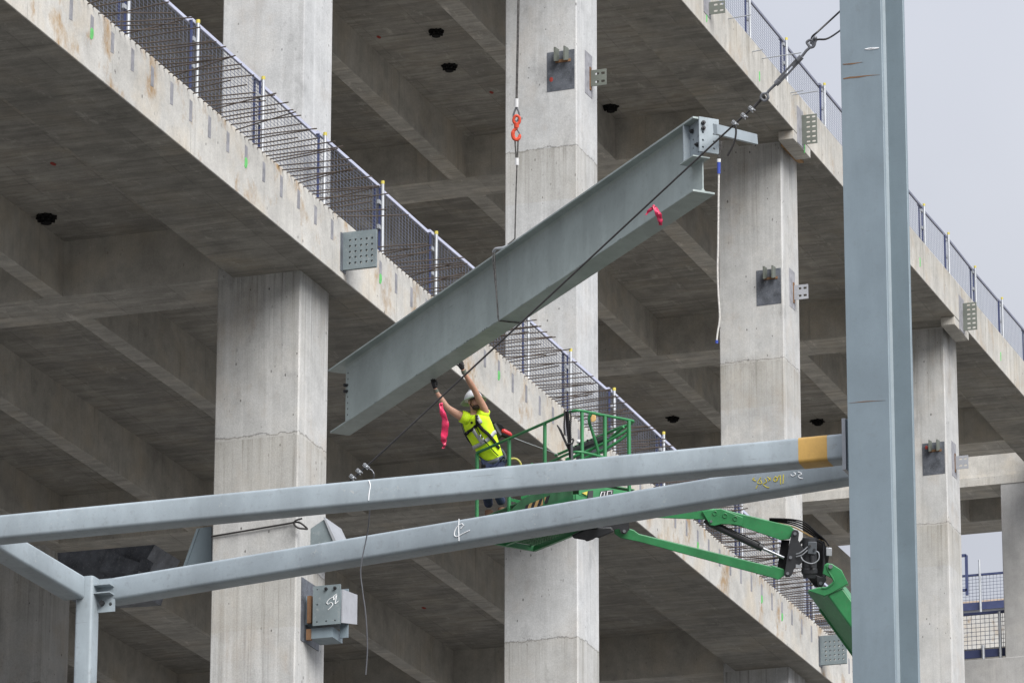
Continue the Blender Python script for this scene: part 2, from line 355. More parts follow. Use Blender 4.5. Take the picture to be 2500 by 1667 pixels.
    def build(s, name, mat, parent=None, smooth=True, bevel=0., loc=None):
        me = bpy.data.meshes.new(name)
        off = V3((0, 0, 0))
        if parent is not None: off = wloc(parent)
        elif loc is not None: off = V3(loc)
        me.from_pydata([p-off for p in s.v], [], s.f)
        bm = bmesh.new(); bm.from_mesh(me); bmesh.ops.remove_doubles(bm, verts=bm.verts, dist=1e-5)
        bmesh.ops.recalc_face_normals(bm, faces=bm.faces); bm.to_mesh(me); bm.free()
        me.materials.append(mat)
        if smooth:
            me.polygons.foreach_set('use_smooth', [True]*len(me.polygons)); me.set_sharp_from_angle(angle=.6)
        o = bpy.data.objects.new(name, me); COL.objects.link(o)
        if parent is not None: o.parent = parent
        else: o.location = off
        if bevel:
            b = o.modifiers.new('bevel', 'BEVEL'); b.width = bevel; b.segments = 2; b.limit_method = 'ANGLE'; b.angle_limit = .7
        return o
def wloc(o):
    p = V3(o.location)
    while o.parent is not None: o = o.parent; p = p+V3(o.location)
    return p
def tag(o, label=None, cat=None, group=None, kind=None):
    for k, v in (('label', label), ('category', cat), ('group', group), ('kind', kind)):
        if v: o[k] = v
    return o
def thing(name, loc, label, cat, group=None):
    o = bpy.data.objects.new(name, None); COL.objects.link(o); o.location = loc; o.empty_display_size = .2
    return tag(o, label, cat, group)
def spline(pts, n=6):
    """Catmull-Rom through points"""
    pts = [V3(p) for p in pts]; out = []
    for i in range(len(pts)-1):
        a, b, c, d = pts[max(i-1, 0)], pts[i], pts[i+1], pts[min(i+2, len(pts)-1)]
        for k in range(n):
            t = k/n; out.append(.5*((2*b)+(c-a)*t+(2*a-5*b+4*c-d)*t*t+(3*b-a-3*c+d)*t*t*t))
    return out+[pts[-1]]
# ------------------------------------------------------------------ ground
gm, gt, gb = nodes('gravel'); gp, gn = posn(gt)
lk(gt, mix(gt, ramp(gt, noise(gt, gp, .08, 6), .35, .65), (.092, .088, .081), (.135, .130, .120)), gb.inputs['Base Color']); gb.inputs['Roughness'].default_value = .95
tag(MB().add([(-400, -900, 0), (1500, -900, 0), (1500, 900, 0), (-400, 900, 0)], [(0, 1, 2, 3)]).build('ground', gm, loc=(0, 0, 0)), kind='structure')
# ------------------------------------------------------------------ the concrete building
Y0, Z1, Z2, H1, H2 = 29.055, 27.99, 40.14, 1.05, 1.0
GX = (73.4, 87.8, 102.2, 116.6); CW, CT, CY = 1.50, 1.29, 29.54
bld = thing('concrete_building', (100, 40, 0), 'unfinished concrete frame of columns, edge beams and ribbed floors behind the hanging steel beam', 'building')
cols = {}
for i, x in enumerate(GX):
    a = MB().box((x, CY, -.1), (x+CT, CY+CW, Z1+.2)).build('column', m_colw if i == 0 else m_col, bld, bevel=.025)
    b = MB().box((x, CY, Z1+H1+.03), (x+CT, CY+CW, Z2+.2)).build('column', m_colw if i >= 2 else m_col, bld, bevel=.025)
    cols[i] = (a, b)
MB().box((87.8, 40.74, -.1), (89.09, 42.3, Z1+.2)).build('column', m_colw, bld, bevel=.025)
MB().box((130.98, 29.56, 35.0), (132.25, 31.67, Z2+.2)).build('column', m_far, bld, bevel=.025)
edge1 = MB().box((48, Y0, Z1), (134, 30.75, Z1+H1)).build('edge_beam', m_face, bld, bevel=.012)
edge2 = MB().box((60, Y0, Z2), (135.9, 30.52, Z2+H2)).build('edge_beam', m_face2, bld, bevel=.012)
# underside shade of the edge beams, put on as a thin skin of darker concrete
MB().box((48, Y0+.02, Z1-.006), (134, 30.75, Z1-.001)).build('soffit_shade_skin', m_edges, bld)
MB().box((60, Y0+.02, Z2-.006), (135.9, 30.52, Z2-.001)).build('soffit_shade_skin', m_edges, bld)
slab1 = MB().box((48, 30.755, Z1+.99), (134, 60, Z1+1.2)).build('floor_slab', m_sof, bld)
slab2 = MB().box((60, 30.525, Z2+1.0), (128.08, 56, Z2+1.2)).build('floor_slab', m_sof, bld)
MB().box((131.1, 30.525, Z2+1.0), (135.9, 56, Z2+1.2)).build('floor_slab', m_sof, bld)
for z, xs, yin, y1 in ((Z1, (59.0,)+GX, 30.757, 60), (Z2, GX+(126.85, 131.0, 134.55), 30.527, 56)):
    for x in xs:
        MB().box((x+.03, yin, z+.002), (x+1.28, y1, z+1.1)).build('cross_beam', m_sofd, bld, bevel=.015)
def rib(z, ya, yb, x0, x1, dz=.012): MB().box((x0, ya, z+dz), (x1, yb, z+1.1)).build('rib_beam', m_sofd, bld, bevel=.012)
for ya, yb in ((33.88, 34.22), (37.32, 37.66), (44.0, 44.34), (47.4, 47.74), (51, 51.34)): rib(Z1, ya, yb, 48, 134)
rib(Z1, 40.43, 41.33, 48, 134, .006)
for ya, yb in ((33.46, 33.94), (37.08, 37.5), (43.6, 44.0), (47, 47.4)): rib(Z2, ya, yb, 60, 127.2); rib(Z2, ya, yb, 131.2, 135.6)
rib(Z2, 40.3, 41.2, 60, 127.2, .006)
MB().box((130.96, 30.53, Z2-.004), (131.025, 50, Z2+.24)).build('ledge', m_face2, bld)
# drop corbels where upper edge beam meets columns
for x0, x1 in ((101.55, 102.93), (115.85, 117.28)):
    MB().box((x0, Y0+.003, Z2-.22), (x1, 29.41, Z2-.01)).build('corbel', m_face2, bld, bevel=.01)
# lower landing level seen between the last columns
MB().box((130.9, 24, 32.0), (134.5, 50, 35.16)).build('parapet_wall', m_far, bld, bevel=.02)
# anchor pockets cast in the soffits: black star-edged cups
for px, py, z in ((1065, 76, Z2+1.0), (1097, 161, Z2+1.0), (1491, 260, Z2+1.0), (1643, 1019, Z2+1.0), (1996, 1026, Z2+1.0), (1974, 1052, Z2+1.0), (113, 528, Z1+.99)):
    c = PA(px, py, 2, z); k = MB(); star = []
    for j in range(20):
        a = 2*math.pi*(j+random.uniform(-.3, .3))/20; r = .155+.07*random.random(); star.append((r*math.cos(a)*(1 if j % 2 else .8), r*math.sin(a)*(1 if j % 2 else .8)))
    k.prism(star, c, X_, Y_, Z_, -.035, -.003)
    k.cyl(c-Z_*.03, c-Z_*.13, .095, 16)
    for j in range(8):
        a = 2*math.pi*j/8; e = c+V3((.13*math.cos(a), .13*math.sin(a), -.03)); k.cyl(e, e-Z_*.06, .03, 6)
    k.build('anchor_cup', m_blackr, bld)
# red survey dots on soffits
for px, py, z, nn in ((130, 400, Z1+.99, 1), (925, 91, Z2+1.0, 1), (1200, 226, Z2+1.0, 1), (403, 1361, Z1+.99, 2), (1035, 1483, Z1+.99, 1)):
    k = MB()
    for j in range(nn):
        c = PA(px+j*14, py-j*3, 2, z); k.prism([(.09*math.cos(a*.7)*(1+.3*math.sin(3*a)), .045*math.sin(a*.7)) for a in range(9)], c, X_, Y_, Z_, -.006, -.002)
    k.build('paint_mark', m_red, bld)
# cast-in strips and green spray on the lower fascia
xs = 62.9; i = 0
while xs < 106:
    if not (73.6 < xs < 74.6) and not (102.8 < xs < 103.6):
        zt = Z1+.89+random.uniform(-.02, .02); zb = zt-.35+random.uniform(-.03, .02)
        MB().prism([(0, zb), (.115, zb+.012), (.12, zt-.01), (.006, zt)], (xs, Y0, 0), X_, Z_, -Y_, -.01, .004).build('cast_in_strip', m_infill, edge1)
        if i % 8 == 1 or i in (31, 47):
            zz = zb+.11
            MB().prism([(.0, zb-.03), (.03, zb-.06), (.09, zb-.03), (.118, zb+.03), (.115, zz), (.05, zz+.025), (.004, zz-.01)], (xs, Y0, 0), X_, Z_, -Y_, -.01, .007).build('paint_mark', m_mark, edge1)
    xs += .757; i += 1
for px, py in ((1725, 42), (1854, 187), (1964, 362), (2246, 640), (2443, 870)):
    c = PA(px, py, 1, Y0); MB().prism([(-.03, -.13), (.03, -.1), (.045, .05), (.02, .13), (-.03, .1)], c, X_, Z_, -Y_, -.01, .006).build('paint_mark', m_mark, edge2)
# starter bars
def bar_mesh(k, x, z, ln, dy, dz):
    p = V3((x, Y0+.05, z)); q = V3((x+dy, Y0-ln, z+dz)); k.tube([p, (p+q)/2+V3((0, 0, random.uniform(-.01, .01))), q], .0115, 5)
xs = 62.6; n = 0; rest = MB()
while xs < 104.5:
    if not (73.95 < xs < 75.4):
        ln = random.choice((.78, .95, 1.08, 1.2, 1.25)); z = Z1+H1-.03+random.uniform(-.012, .008)
        dx = random.gauss(0, .07) if random.random() < .7 else random.uniform(-.45, .25); dz = random.gauss(.0, .035)
        if random.random() < .05: dz -= .12
        if n < 100:
            k = MB(); bar_mesh(k, xs, z, ln, dx, dz); k.build('starter_bar', m_bar, edge1)
        else: bar_mesh(rest, xs, z, ln, dx, dz)
        n += 1
    xs += random.uniform(.16, .225)
tag(rest.build('starter_bar', m_bar, edge1), kind='stuff')
for px, py, ln in ((1778, 47, .5), (1836, 128, .25), (1860, 144, .9), (1930, 228, .3), (1935, 233, .6)):
    c = PA(px, py, 1, Y0); k = MB(); k.tube([c+Y_*.1, c-Y_*ln+Z_*.03], .0125, 6); k.build('starter_bar', m_galv, edge2)
# perforated fin plates on the lower edge beam
for x, z0, nm in ((74.04, 28.14, 'perforated steel fin plate with twenty five round holes at the near end of the edge'), (102.97, 28.16, 'perforated steel fin plate partly hidden by the green boom')):
    yy = Y0+.02; us = []; W, Hh = .62, .66
    e = [0, .20, .30, .40, .50, W]
    cc = [.155, .255, .353, .452, .55]
    us = [(e[k], e[k+1], cc[k]) for k in range(5)]
    ev = [0, .155, .255, .355, .455, Hh]; cv = [.105, .205, .305, .405, .51]
    vs = [(ev[k], ev[k+1], cv[k]) for k in range(5)]
    tag(MB().holed((x, yy, z0), -Y_, Z_, X_, .065, us, vs, .021, .021).build('fin_plate', m_plate, edge1), nm)
    MB().box((x-.10, Y0-.012, z0-.03), (x+.14, Y0+.05, z0+Hh-.02)).build('embed_plate', m_embed, edge1)
def slotted(x, ya, z0, z1, W, nu, nv, mat, par, lab=None, th=.02):
    us = [(W*(.22+.72*k/nu) if k else 0, W*(.22+.72*(k+1)/nu) if k < nu-1 else W, W*(.25+.72*(k+.5)/nu)) for k in range(nu)]
    hh = z1-z0; vs = [(hh*k/nv, hh*(k+1)/nv, hh*(k+.5)/nv) for k in range(nv)]
    o = MB().holed((x, ya, z0), -Y_, Z_, X_, th, us, vs, W*.12, min(.026, hh/nv*.2)).build('slotted_plate', mat, par)
    return tag(o, lab) if lab else o
for x, z0, z1, nv in ((95.15, 40.52, 40.80, 2), (102.2, 40.0, 40.70, 6), (116.68, 40.0, 40.72, 6)):
    MB().box((x-.36, Y0-.01, z0-.06), (x+.12, Y0+.05, z1+.12)).build('embed_plate', m_infill, edge2)
    slotted(x, Y0-.005, z0, z1, .36, 2, nv, m_olive_shaded, edge2)
# column embeds at mid height of the upper storey
for i, (ya, rust) in {1: (29.58, 0), 2: (29.52, 1), 3: (29.54, 1)}.items():
    x = GX[i]; c = cols[i][1]; zt = 37.12
    MB().prism([(29.585, 36.31), (30.16, 36.30), (30.16, 37.13), (29.585, 37.14)], (x, 0, 0), Y_, Z_, -X_, -.02, .006).build('embed_plate', m_embed, c)
    for yy in (29.72, 29.92):
        MB().prism([(0, 36.93), (.24, 36.84), (.24, 37.14), (0, 37.17)], (x-.004, yy, 0), -X_, Z_, Y_, -.016, .016).build('lug', m_olive_shaded, c)
    MB().box((x-.02, 29.66, 36.89), (x-.004, 29.98, 36.95)).build('lug', m_rust, c)
    MB().prism([(x+.5, 36.4), (x+.95, 36.42), (x+.95, 37.32), (x+.5, 37.3)], (0, CY, 0), X_, Z_, -Y_, -.02, .006).build('embed_plate', m_infill, c)
    slotted(x+.8, CY-.01, 36.63, 36.97, .34, 2, 2, m_olive_shaded if i == 1 else m_pale, c)
    MB().box((x+.775, CY-.025, 36.56), (x+.85, CY-.006, 37.04)).build('weld_strip', m_rust, c)
    if i != 2:
        pc = PA((1346, 0, 2262)[i-1], (195, 0, 1092)[i-1], 0, x)
        MB().ball(pc, .012, .045, .06).build('paint_mark', m_red, c)
# timber wedge left at the top of the third column
k = MB(); p, q = PA(1912, 345, 1, CY-.06), PA(1949, 392, 1, CY-.10)
k.slab([PA(1906, 345, 1, CY-.004), PA(1914, 345, 1, CY-.004), PA(1950, 388, 1, CY-.004), PA(1951, 399, 1, CY-.004), PA(1940, 392, 1, CY-.004), PA(1907, 357, 1, CY-.004)], -Y_*.11)
tag(k.build('timber_wedge', m_wood, loc=p), 'splintered timber packing wedge left at top of the column under the upper edge beam', 'timber')
# steel bracket box low on the first column's outer face
cA = cols[0][0]
MB().box((73.62, CY-.012, 21.72), (74.42, CY+.03, 22.78)).build('embed_plate', m_embed, cA)
br = MB().holed((73.66, 29.345, 21.95), -Y_, Z_, X_, .03, [(0, .15, .075), (.15, .32, .235), (.32, .478, .39)], [(0, .2, .06), (.2, .5, .35), (.5, .665, .60)], .014, .014)
brk = tag(br.build('bracket', m_plate, cA), 'blue grey bolted steel bracket chalked with two looping numerals')
MB().box((73.80, 28.99, 22.02), (74.25, CY-.014, 22.50)).build('bracket_box', m_steelb, brk)
MB().box((73.72, 29.40, 22.02), (73.79, 29.47, 22.48)).build('rusty_flange', m_rust, brk)
MB().prism([(73.70, 22.53), (74.35, 22.60), (74.35, 22.10), (73.70, 21.97)], (0, 28.86, 0), X_, Z_, -Y_, 0, .025).build('side_plate', m_pale, brk)
MB().box((73.75, 29.03, 21.76), (74.2, 29.42, 21.93)).build('lower_angle', m_steelb, brk)
MB().box((73.72, 29.40, 21.74), (73.79, 29.48, 21.92)).build('rusty_flange', m_rust, brk)
MB().box((74.0, 28.86, 21.80), (74.03, 29.0, 22.62)).build('rear_plate', m_steelb, brk)
for y in (29.11, 28.955):
    b0 = V3((73.66, y, 22.55)); MB().cyl(b0, b0-X_*.035, .027, 6).cyl(b0-X_*.03, b0-X_*.06, .014, 8).build('bolt', m_bolt, brk)
def stroke(k, pts, n=5, r=.006):
    k.tube(spline(pts, n), r, 5)
k = MB(); g = lambda a, b: PA(a, b, 0, 73.655)
stroke(k, [g(822, 1449), g(815, 1455), g(815, 1464), g(822, 1452), g(818, 1472), g(822, 1470), g(826, 1466)]); stroke(k, [g(814, 1456), g(804, 1462), g(798, 1470), g(801, 1474), g(808, 1470), g(812, 1476), g(801, 1488)])
k.build('chalk_writing', m_chalk, brk)
# gussets strapped to the first column between the two tubes
gs = tag(MB().slab([g2 for g2 in (PA(484, 1289, 0, 73.9), PA(516, 1284, 0, 73.9), PA(516, 1392, 0, 73.9), PA(446, 1392, 0, 73.9))], X_*.05).build('gusset', m_steelb, cA), 'dark sloping steel gusset on the left side of the first column')
MB().slab([PA(480, 1289, 0, 73.87), PA(486, 1289, 0, 73.87), PA(450, 1392, 0, 73.87), PA(443, 1392, 0, 73.87)], X_*.4).build('gusset_flange', m_steelb, gs)
gs = tag(MB().slab([PA(748, 1297, 0, 74.0), PA(790, 1268, 0, 74.0), PA(818, 1332, 0, 74.0), PA(748, 1340, 0, 74.0)], X_*.06).build('gusset', m_plate, cA), 'steel gusset with pale end flange on the right side of the first column')
MB().slab([PA(789, 1262, 0, 73.96), PA(793, 1262, 0, 73.96), PA(826, 1332, 0, 73.96), PA(818, 1332, 0, 73.96)], X_*.75).build('gusset_flange', m_galv, gs)
# dark truss node deep under the lower floor
nd = thing('steel_node', PA(260, 1380, 0, 82), 'dark steel bracket with bolted end plates deep under the lower floor behind the tube frame', 'steel bracket')
MB().slab([PA(140, 1349, 0, 82), PA(378, 1329, 0, 82), PA(352, 1376, 0, 82), PA(330, 1440, 0, 82), PA(150, 1450, 0, 82)], X_*1.2).build('web_plate', m_embed, nd)
MB().slab([PA(262, 1345, 0, 81.6), PA(345, 1374, 0, 81.6), PA(335, 1402, 0, 81.6), PA(242, 1393, 0, 81.6)], X_*.3).build('stub', m_embed, nd)
MB().slab([PA(349, 1356, 0, 81.5), PA(375, 1374, 0, 81.5), PA(362, 1400, 0, 81.5), PA(333, 1390, 0, 81.5)], X_*.06).build('end_plate', m_embed, nd)
# choker cable round the first column
tag(MB().tube(spline([PA(516, 1309, 0, 73.37), PA(600, 1295, 0, 73.36), PA(700, 1278, 0, 73.36), PA(722, 1274, 0, 73.35), PA(735, 1277, 0, 73.3), PA(750, 1290, 0, 73.36), PA(742, 1290, 0, 73.33), PA(728, 1288, 0, 73.3), PA(718, 1279, 0, 73.28), PA(722, 1270, 0, 73.27), PA(738, 1265, 0, 73.3)], 8), .016, 8).build('choker_cable', m_cable, loc=PA(516, 1309, 0, 73.37)), 'black wire choker with a small eye loop across the near face of the first column', 'cable')
# ------------------------------------------------------------------ guard fences
def fence(name, label, posts, z0, ztop, yy, rail_m, wt=.006):
    f = thing(name, (posts[0], yy, z0), label, 'guard fence', 'guard fences along the floor edges')
    for i, x in enumerate(posts):
        lean = random.uniform(-.035, .035); zj = random.uniform(-.03, .03); ztop_ = ztop; ztop = ztop+zj
        p = MB().cyl((x, yy-.06, z0), (x+lean, yy-.06, ztop), .03, 10).build('post', m_galv, f)
        MB().cyl((x+lean, yy-.06, ztop-.05), (x+lean, yy-.06, ztop+.008), .033, 10).build('cap', m_yel, p); ztop = ztop_
        for z in (z0+.55, z0+1.0): MB().box((x-.13, yy-.04, z), (x-.03, yy+.0, z+.07)).build('clamp', m_galv, p)
    for i in range(len(posts)-1):
        a, b = posts[i]-.16, posts[i+1]-.03
        if b-a < .5: continue
        tl = random.uniform(-.05, .05); zt = ztop-.09+random.uniform(-.03, .02); zb = z0+.16
        k = MB(); nx = int((b-a)/.15); nzz = int((zt-zb)/.06)
        yv = yy+.045*(i % 2)
        for j in range(nx+1):
            x = a+(b-a)*j/nx; k.bar((x, yv, zb), (x, yv, zt), wt, wt, up=Y_)
        for j in range(nzz+1):
            z = zb+(zt-zb)*j/nzz; k.bar((a, yv+.006, z), (b, yv+.006, z+tl), wt, wt)
        pm = k.build('mesh_panel', m_mesh, f, smooth=False)
        MB().bar((a-.04, yv, zt+.03), (b+.04, yv, zt+.03+tl), .045, .055).build('top_rail', rail_m, pm, smooth=False)
        for x in (a, b): MB().bar((x, yv-.012, zb-.05), (x, yv-.012, zt+.02), .03, .03, up=Y_).build('stile', m_blue, pm, smooth=False)
        MB().box((a, yv+.01, z0+.01), (b, yv+.035, z0+.17)).build('toe_board', m_sof, pm, smooth=False)
    return f
fence('guard_fence', 'lavender railed mesh guard fence along the lower floor edge behind the starter bars', [62.4, 65.36, 68.05, 70.79, 73.52, 76.28, 78.93, 81.6, 83.91, 86.35, 89.03, 92.19, 94.9, 97.6, 100.3, 103.0, 105.7, 108.4, 111.1], Z1+H1, 30.44, Y0+.2, m_rail)
fence('guard_fence', 'grey mesh guard fence along the upper floor edge against the sky', [93.1, 95.9, 98.71, 101.58, 104.67, 107.6, 110.6, 113.62, 115.98, 118.7, 121.52, 124.3, 127.1, 129.9, 132.7, 135.5], Z2+H2, 42.36, Y0+.2, m_rail_backlit, .0045)
# far fences and roof seen through the gap at right
def far_fence(name, label, X, px0, px1, yt, yb, posts, toe):
    d = 0; f = thing(name, PA((px0+px1)/2, yb, 0, X), label, 'guard fence')
    a, b = PA(px0, yb, 0, X), PA(px1, yb, 0, X); zb = a.z; zt = PA(px0, yt, 0, X).z
    k = MB(); n = int(abs(b.y-a.y)/.12)
    for j in range(n+1):
        y = a.y+(b.y-a.y)*j/n; k.bar((X, y, zb), (X, y, zt), .012, .012, up=Y_)
    for j in range(int((zt-zb)/.12)+1):
        z = zb+.12*j; k.bar((X, a.y, z), (X, b.y, z), .012, .012)
    k.build('mesh_panel', m_mesh, f, smooth=False)
    MB().bar((X, a.y, zt), (X, b.y, zt), .07, .07).build('top_rail', m_blue, f)
    MB().box((X-.03, min(a.y, b.y), zb-.02), (X+.03, max(a.y, b.y), zb+toe)).build('toe_board', m_blue, f)
    for p0, yp0, yp1 in posts:
        q0, q1 = PA(p0, yp0, 0, X-.08), PA(p0+3, yp1, 0, X-.08)
        MB().cyl(q0, V3((q0.x, q0.y, q1.z)), .045, 8).build('post', m_galv, f)
    return f
far_fence('guard_fence', 'mesh guard fence with navy toe board standing on the far landing wall', 131.3, 2330, 2462, 1502, 1608, ((2440, 1492, 1608), (2400, 1574, 1608)), .2)
far_fence('guard_fence', 'farthest navy framed guard fence against the sky beyond the far landing', 165, 2325, 2470, 1408, 1492, ((2391, 1366, 1494),), .25)
fg = thing('gate_frame', PA(2340, 1420, 0, 164), 'short navy framed mesh screen rising above the farthest fence', 'gate')
for q in (((2320, 1358), (2359, 1355)), ((2359, 1355), (2361, 1452)), ((2320, 1440), (2361, 1440))): MB().bar(PA(*q[0], 0, 164), PA(*q[1], 0, 164), .09, .09, up=X_).build('frame_rail', m_blue, fg)
fb = thing('far_block', (166, 37, 0), 'pale concrete block with a low roof beyond the far guard fence', 'building')
c = PA(2400, 1495, 0, 168)
MB().box((168, 20, PA(2400, 1582, 0, 168).z), (176, 60, c.z)).build('wall', m_face, fb)
MB().box((168.3, 20, 0), (176, 60, PA(2400, 1582, 0, 168).z-.01)).build('lower_wall', m_sof, fb)
c = PA(2400, 1464, 0, 190); MB().box((190, 20, PA(2400, 1478, 0, 190).z), (200, 70, c.z)).build('roof', m_blank, fb)
MB().box((190.3, 20, PA(2400, 1494, 0, 190).z), (200, 70, PA(2400, 1478, 0, 190).z-.01)).build('roof_edge', m_galv, fb)
# inner slanting beam glimpsed behind the boom knuckle
k = MB(); k.slab([PA(1950, 1296, 0, 128), PA(2033, 1321, 0, 128), PA(2105, 1386, 0, 128), PA(2125, 1520, 0, 128), PA(1950, 1400, 0, 128)], X_*1.0)
k.build('stair_beam', m_sofd, bld)
# ------------------------------------------------------------------ foreground steel frame
XC, YL, YR = 42.37, 11.655, 11.245; DC = .92
sc_ = thing('steel_column', (XC+.4, 11.45, 0), 'tall blue grey wide flange steel column in front at right', 'steel column', None)
ZT = 24.
CA = math.radians(-13); CX, CYV = V3((math.cos(CA), math.sin(CA), 0)), V3((-math.sin(CA), math.cos(CA), 0))
CFL = V3((XC, YL, 0)); CWD, DC, TFC = .437, .475, .034
def cpoly(x0, x1, y0, y1): return [(x0, -y0), (x1, -y0), (x1, -y1), (x0, -y1)]
MB().prism(cpoly(0, TFC, 0, CWD), CFL, CX, CYV, Z_, 0, ZT).build('flange', m_steelb, sc_, bevel=.004)
MB().prism(cpoly(DC-TFC, DC, 0, CWD), CFL, CX, CYV, Z_, 0, ZT).build('flange', m_steelb, sc_, bevel=.004)
wl, wr = CWD/2-.012, CWD/2+.012
MB().prism([(TFC+.001, -wr-.022), (TFC+.022, -wr), (DC-TFC-.022, -wr), (DC-TFC-.001, -wr-.022), (DC-TFC-.001, -wl+.022), (DC-TFC-.022, -wl), (TFC+.022, -wl), (TFC+.001, -wl+.022)], CFL, CX, CYV, Z_, 0, ZT).build('web', m_steelb, sc_)
def onC(px, py):
    r = ray(px, py); t = (CFL-EYE).dot(CX)/r.dot(CX); return EYE+r*t-CX*.002
k = MB()
for pts in ([(2058, 192), (2075, 188), (2092, 187), (2120, 184), (2149, 183), (2118, 186), (2098, 190), (2076, 192), (2060, 194)], [(2057, 157), (2078, 155), (2108, 152), (2080, 158), (2060, 159)], ):
    k.slab([onC(a, b) for a, b in pts], X_*.003)
k.slab([onC(a, b) for a, b in [(2072, 984), (2110, 979), (2162, 977), (2110, 981)]], X_*.003)
k.build('rust_scrape', m_rust, sc_)
k = MB(); k.tube(spline([onC(2112, 121), onC(2125, 118), onC(2146, 118), onC(2128, 121), onC(2113, 121)]), .004, 5); k.build('scrape', m_chalk, sc_)
TW = .245; XA = XC+.35
ZTT = 14.795
def tube_beam(name, label, p, q, grp='square tubes of the foreground frame'):
    t = thing(name, p, label, 'steel tube', grp)
    b = MB().bar(p, q, TW, TW, r=.034).build('tube_body', m_steel, t)
    return t, b
yA0, yA1 = 26.0, 11.80
tA, bA = tube_beam('steel_tube', 'upper square steel tube with an ochre painted band near the tall column', V3((XA+TW/2, yA0, ZTT-TW/2)), V3((XA+TW/2, yA1, ZTT-TW/2)))
ya, yb2 = PA(1949, 1100, 0, XA).y, PA(2019, 1090, 0, XA).y
MB().bar((XA+TW/2, ya, ZTT-TW/2), (XA+TW/2, yb2, ZTT-TW/2), TW+.004, TW+.004, r=.036).build('paint_band', m_ochre, tA)
ep = MB().box((XA-.03, 11.765, ZTT-.36), (XA+TW+.03, 11.80, ZTT+.13)).build('end_plate', m_galv, tA)
MB().box((XA+.0, 11.50, ZTT-.36), (XA+.1, 11.764, ZTT+.13)).build('stiffener', m_steelb, tA)
k = MB(); stroke(k, [PA(900, 1172, 0, XA-.002), PA(904, 1185, 0, XA-.002), PA(901, 1205, 0, XA-.002), PA(900, 1221, 0, XA-.002)], r=.005); k.build('chalk_line', m_chalk, tA)
# B: the diagonal
pB = PA(258, 1411, 2, ZTT); qB = PA(2075, 1107, 2, ZTT); dB = (qB-pB).normalized(); nB = V3((-dB.y, dB.x, 0)).normalized()
if nB.x < 0: nB = -nB
tB, bB = tube_beam('steel_tube', 'lower square steel tube chalked with a centreline mark running from the short post', pB+nB*TW/2-Z_*TW/2, qB+nB*TW/2-Z_*TW/2+dB*.25)
def onB(px, py):     # point on the front face of the diagonal tube
    r = ray(px, py); n = -nB; t = (pB-EYE).dot(n)/r.dot(n); return EYE+r*t+n*.003
k = MB()
for pts in ([(1121, 1266), (1120, 1290), (1121, 1320)], [(1131, 1280), (1127, 1278), (1118, 1284), (1111, 1296), (1110, 1306), (1117, 1309), (1130, 1302), (1147, 1294)], [(1125, 1290), (1133, 1281)]): stroke(k, [onB(*p) for p in pts], r=.005)
for pts in ([(1948, 1152), (1955, 1154), (1957, 1158), (1950, 1161), (1952, 1166), (1960, 1168)], [(1938, 1153), (1943, 1157), (1936, 1162), (1931, 1158)]): stroke(k, [onB(*p) for p in pts], r=.005)
k.build('chalk_mark', m_chalk, tB)
k = MB()
for pts in ([(1913, 1158), (1912, 1180)], [(1905, 1160), (1906, 1182)], [(1903, 1160), (1896, 1172)], [(1893, 1163), (1889, 1172), (1895, 1175), (1899, 1168), (1892, 1163)], [(1882, 1166), (1876, 1174)], [(1874, 1164), (1882, 1172)], [(1868, 1168), (1872, 1176), (1864, 1182), (1872, 1189), (1878, 1190)], [(1858, 1165), (1850, 1178), (1860, 1180), (1857, 1172)], [(1850, 1184), (1846, 1192)], [(1842, 1166), (1838, 1170), (1846, 1174)]): stroke(k, [onB(*p) for p in pts], n=3, r=.0045)
k.build('crayon_writing', m_chalky, tB)
# C: along the facade, from the post towards the camera
pC = PA(207, 1404, 2, ZTT); tC, bC = tube_beam('steel_tube', 'short square steel tube running back from under the upper tube to the post', V3((XA+TW+.01, pC.y+TW/2, ZTT-TW/2)), V3((pC.x, pC.y+TW/2, ZTT-TW/2)))
# corner post
pq = PA(222, 1402, 2, ZTT); post = thing('steel_post', (pq.x+.1, pq.y+.08, 0), 'short square steel post at lower left carrying the corner of the tube frame', 'steel post')
PWd = .19
MB().bar((pC.x+.006+PWd/2, pq.y+PWd*.42, 0), (pC.x+.006+PWd/2, pq.y+PWd*.42, ZTT-.005), PWd, PWd, up=X_, r=.03).build('post_body', m_steel, post)
px0 = pC.x+PWd*.55
for z in (ZTT-.105, ZTT-.19): MB().box((px0-.07, pq.y-.19, z), (px0+.08, pq.y+PWd*.42-PWd/2+.004, z+.012)).build('shelf_plate', m_steel, post)
MB().holed((px0+.05, pq.y-.2, ZTT-.36), Y_, Z_, X_, .014, [(0, .1, .05), (.1, .2, .15)], [(0, .16, .08), (.16, .35, .27)], .02, .02).build('fin_plate', m_steel, post)
MB().cyl((px0+.04, pq.y-.07, ZTT-.27), (px0-.0, pq.y-.07, ZTT-.27), .026, 8).build('bolt', m_bolt, post)
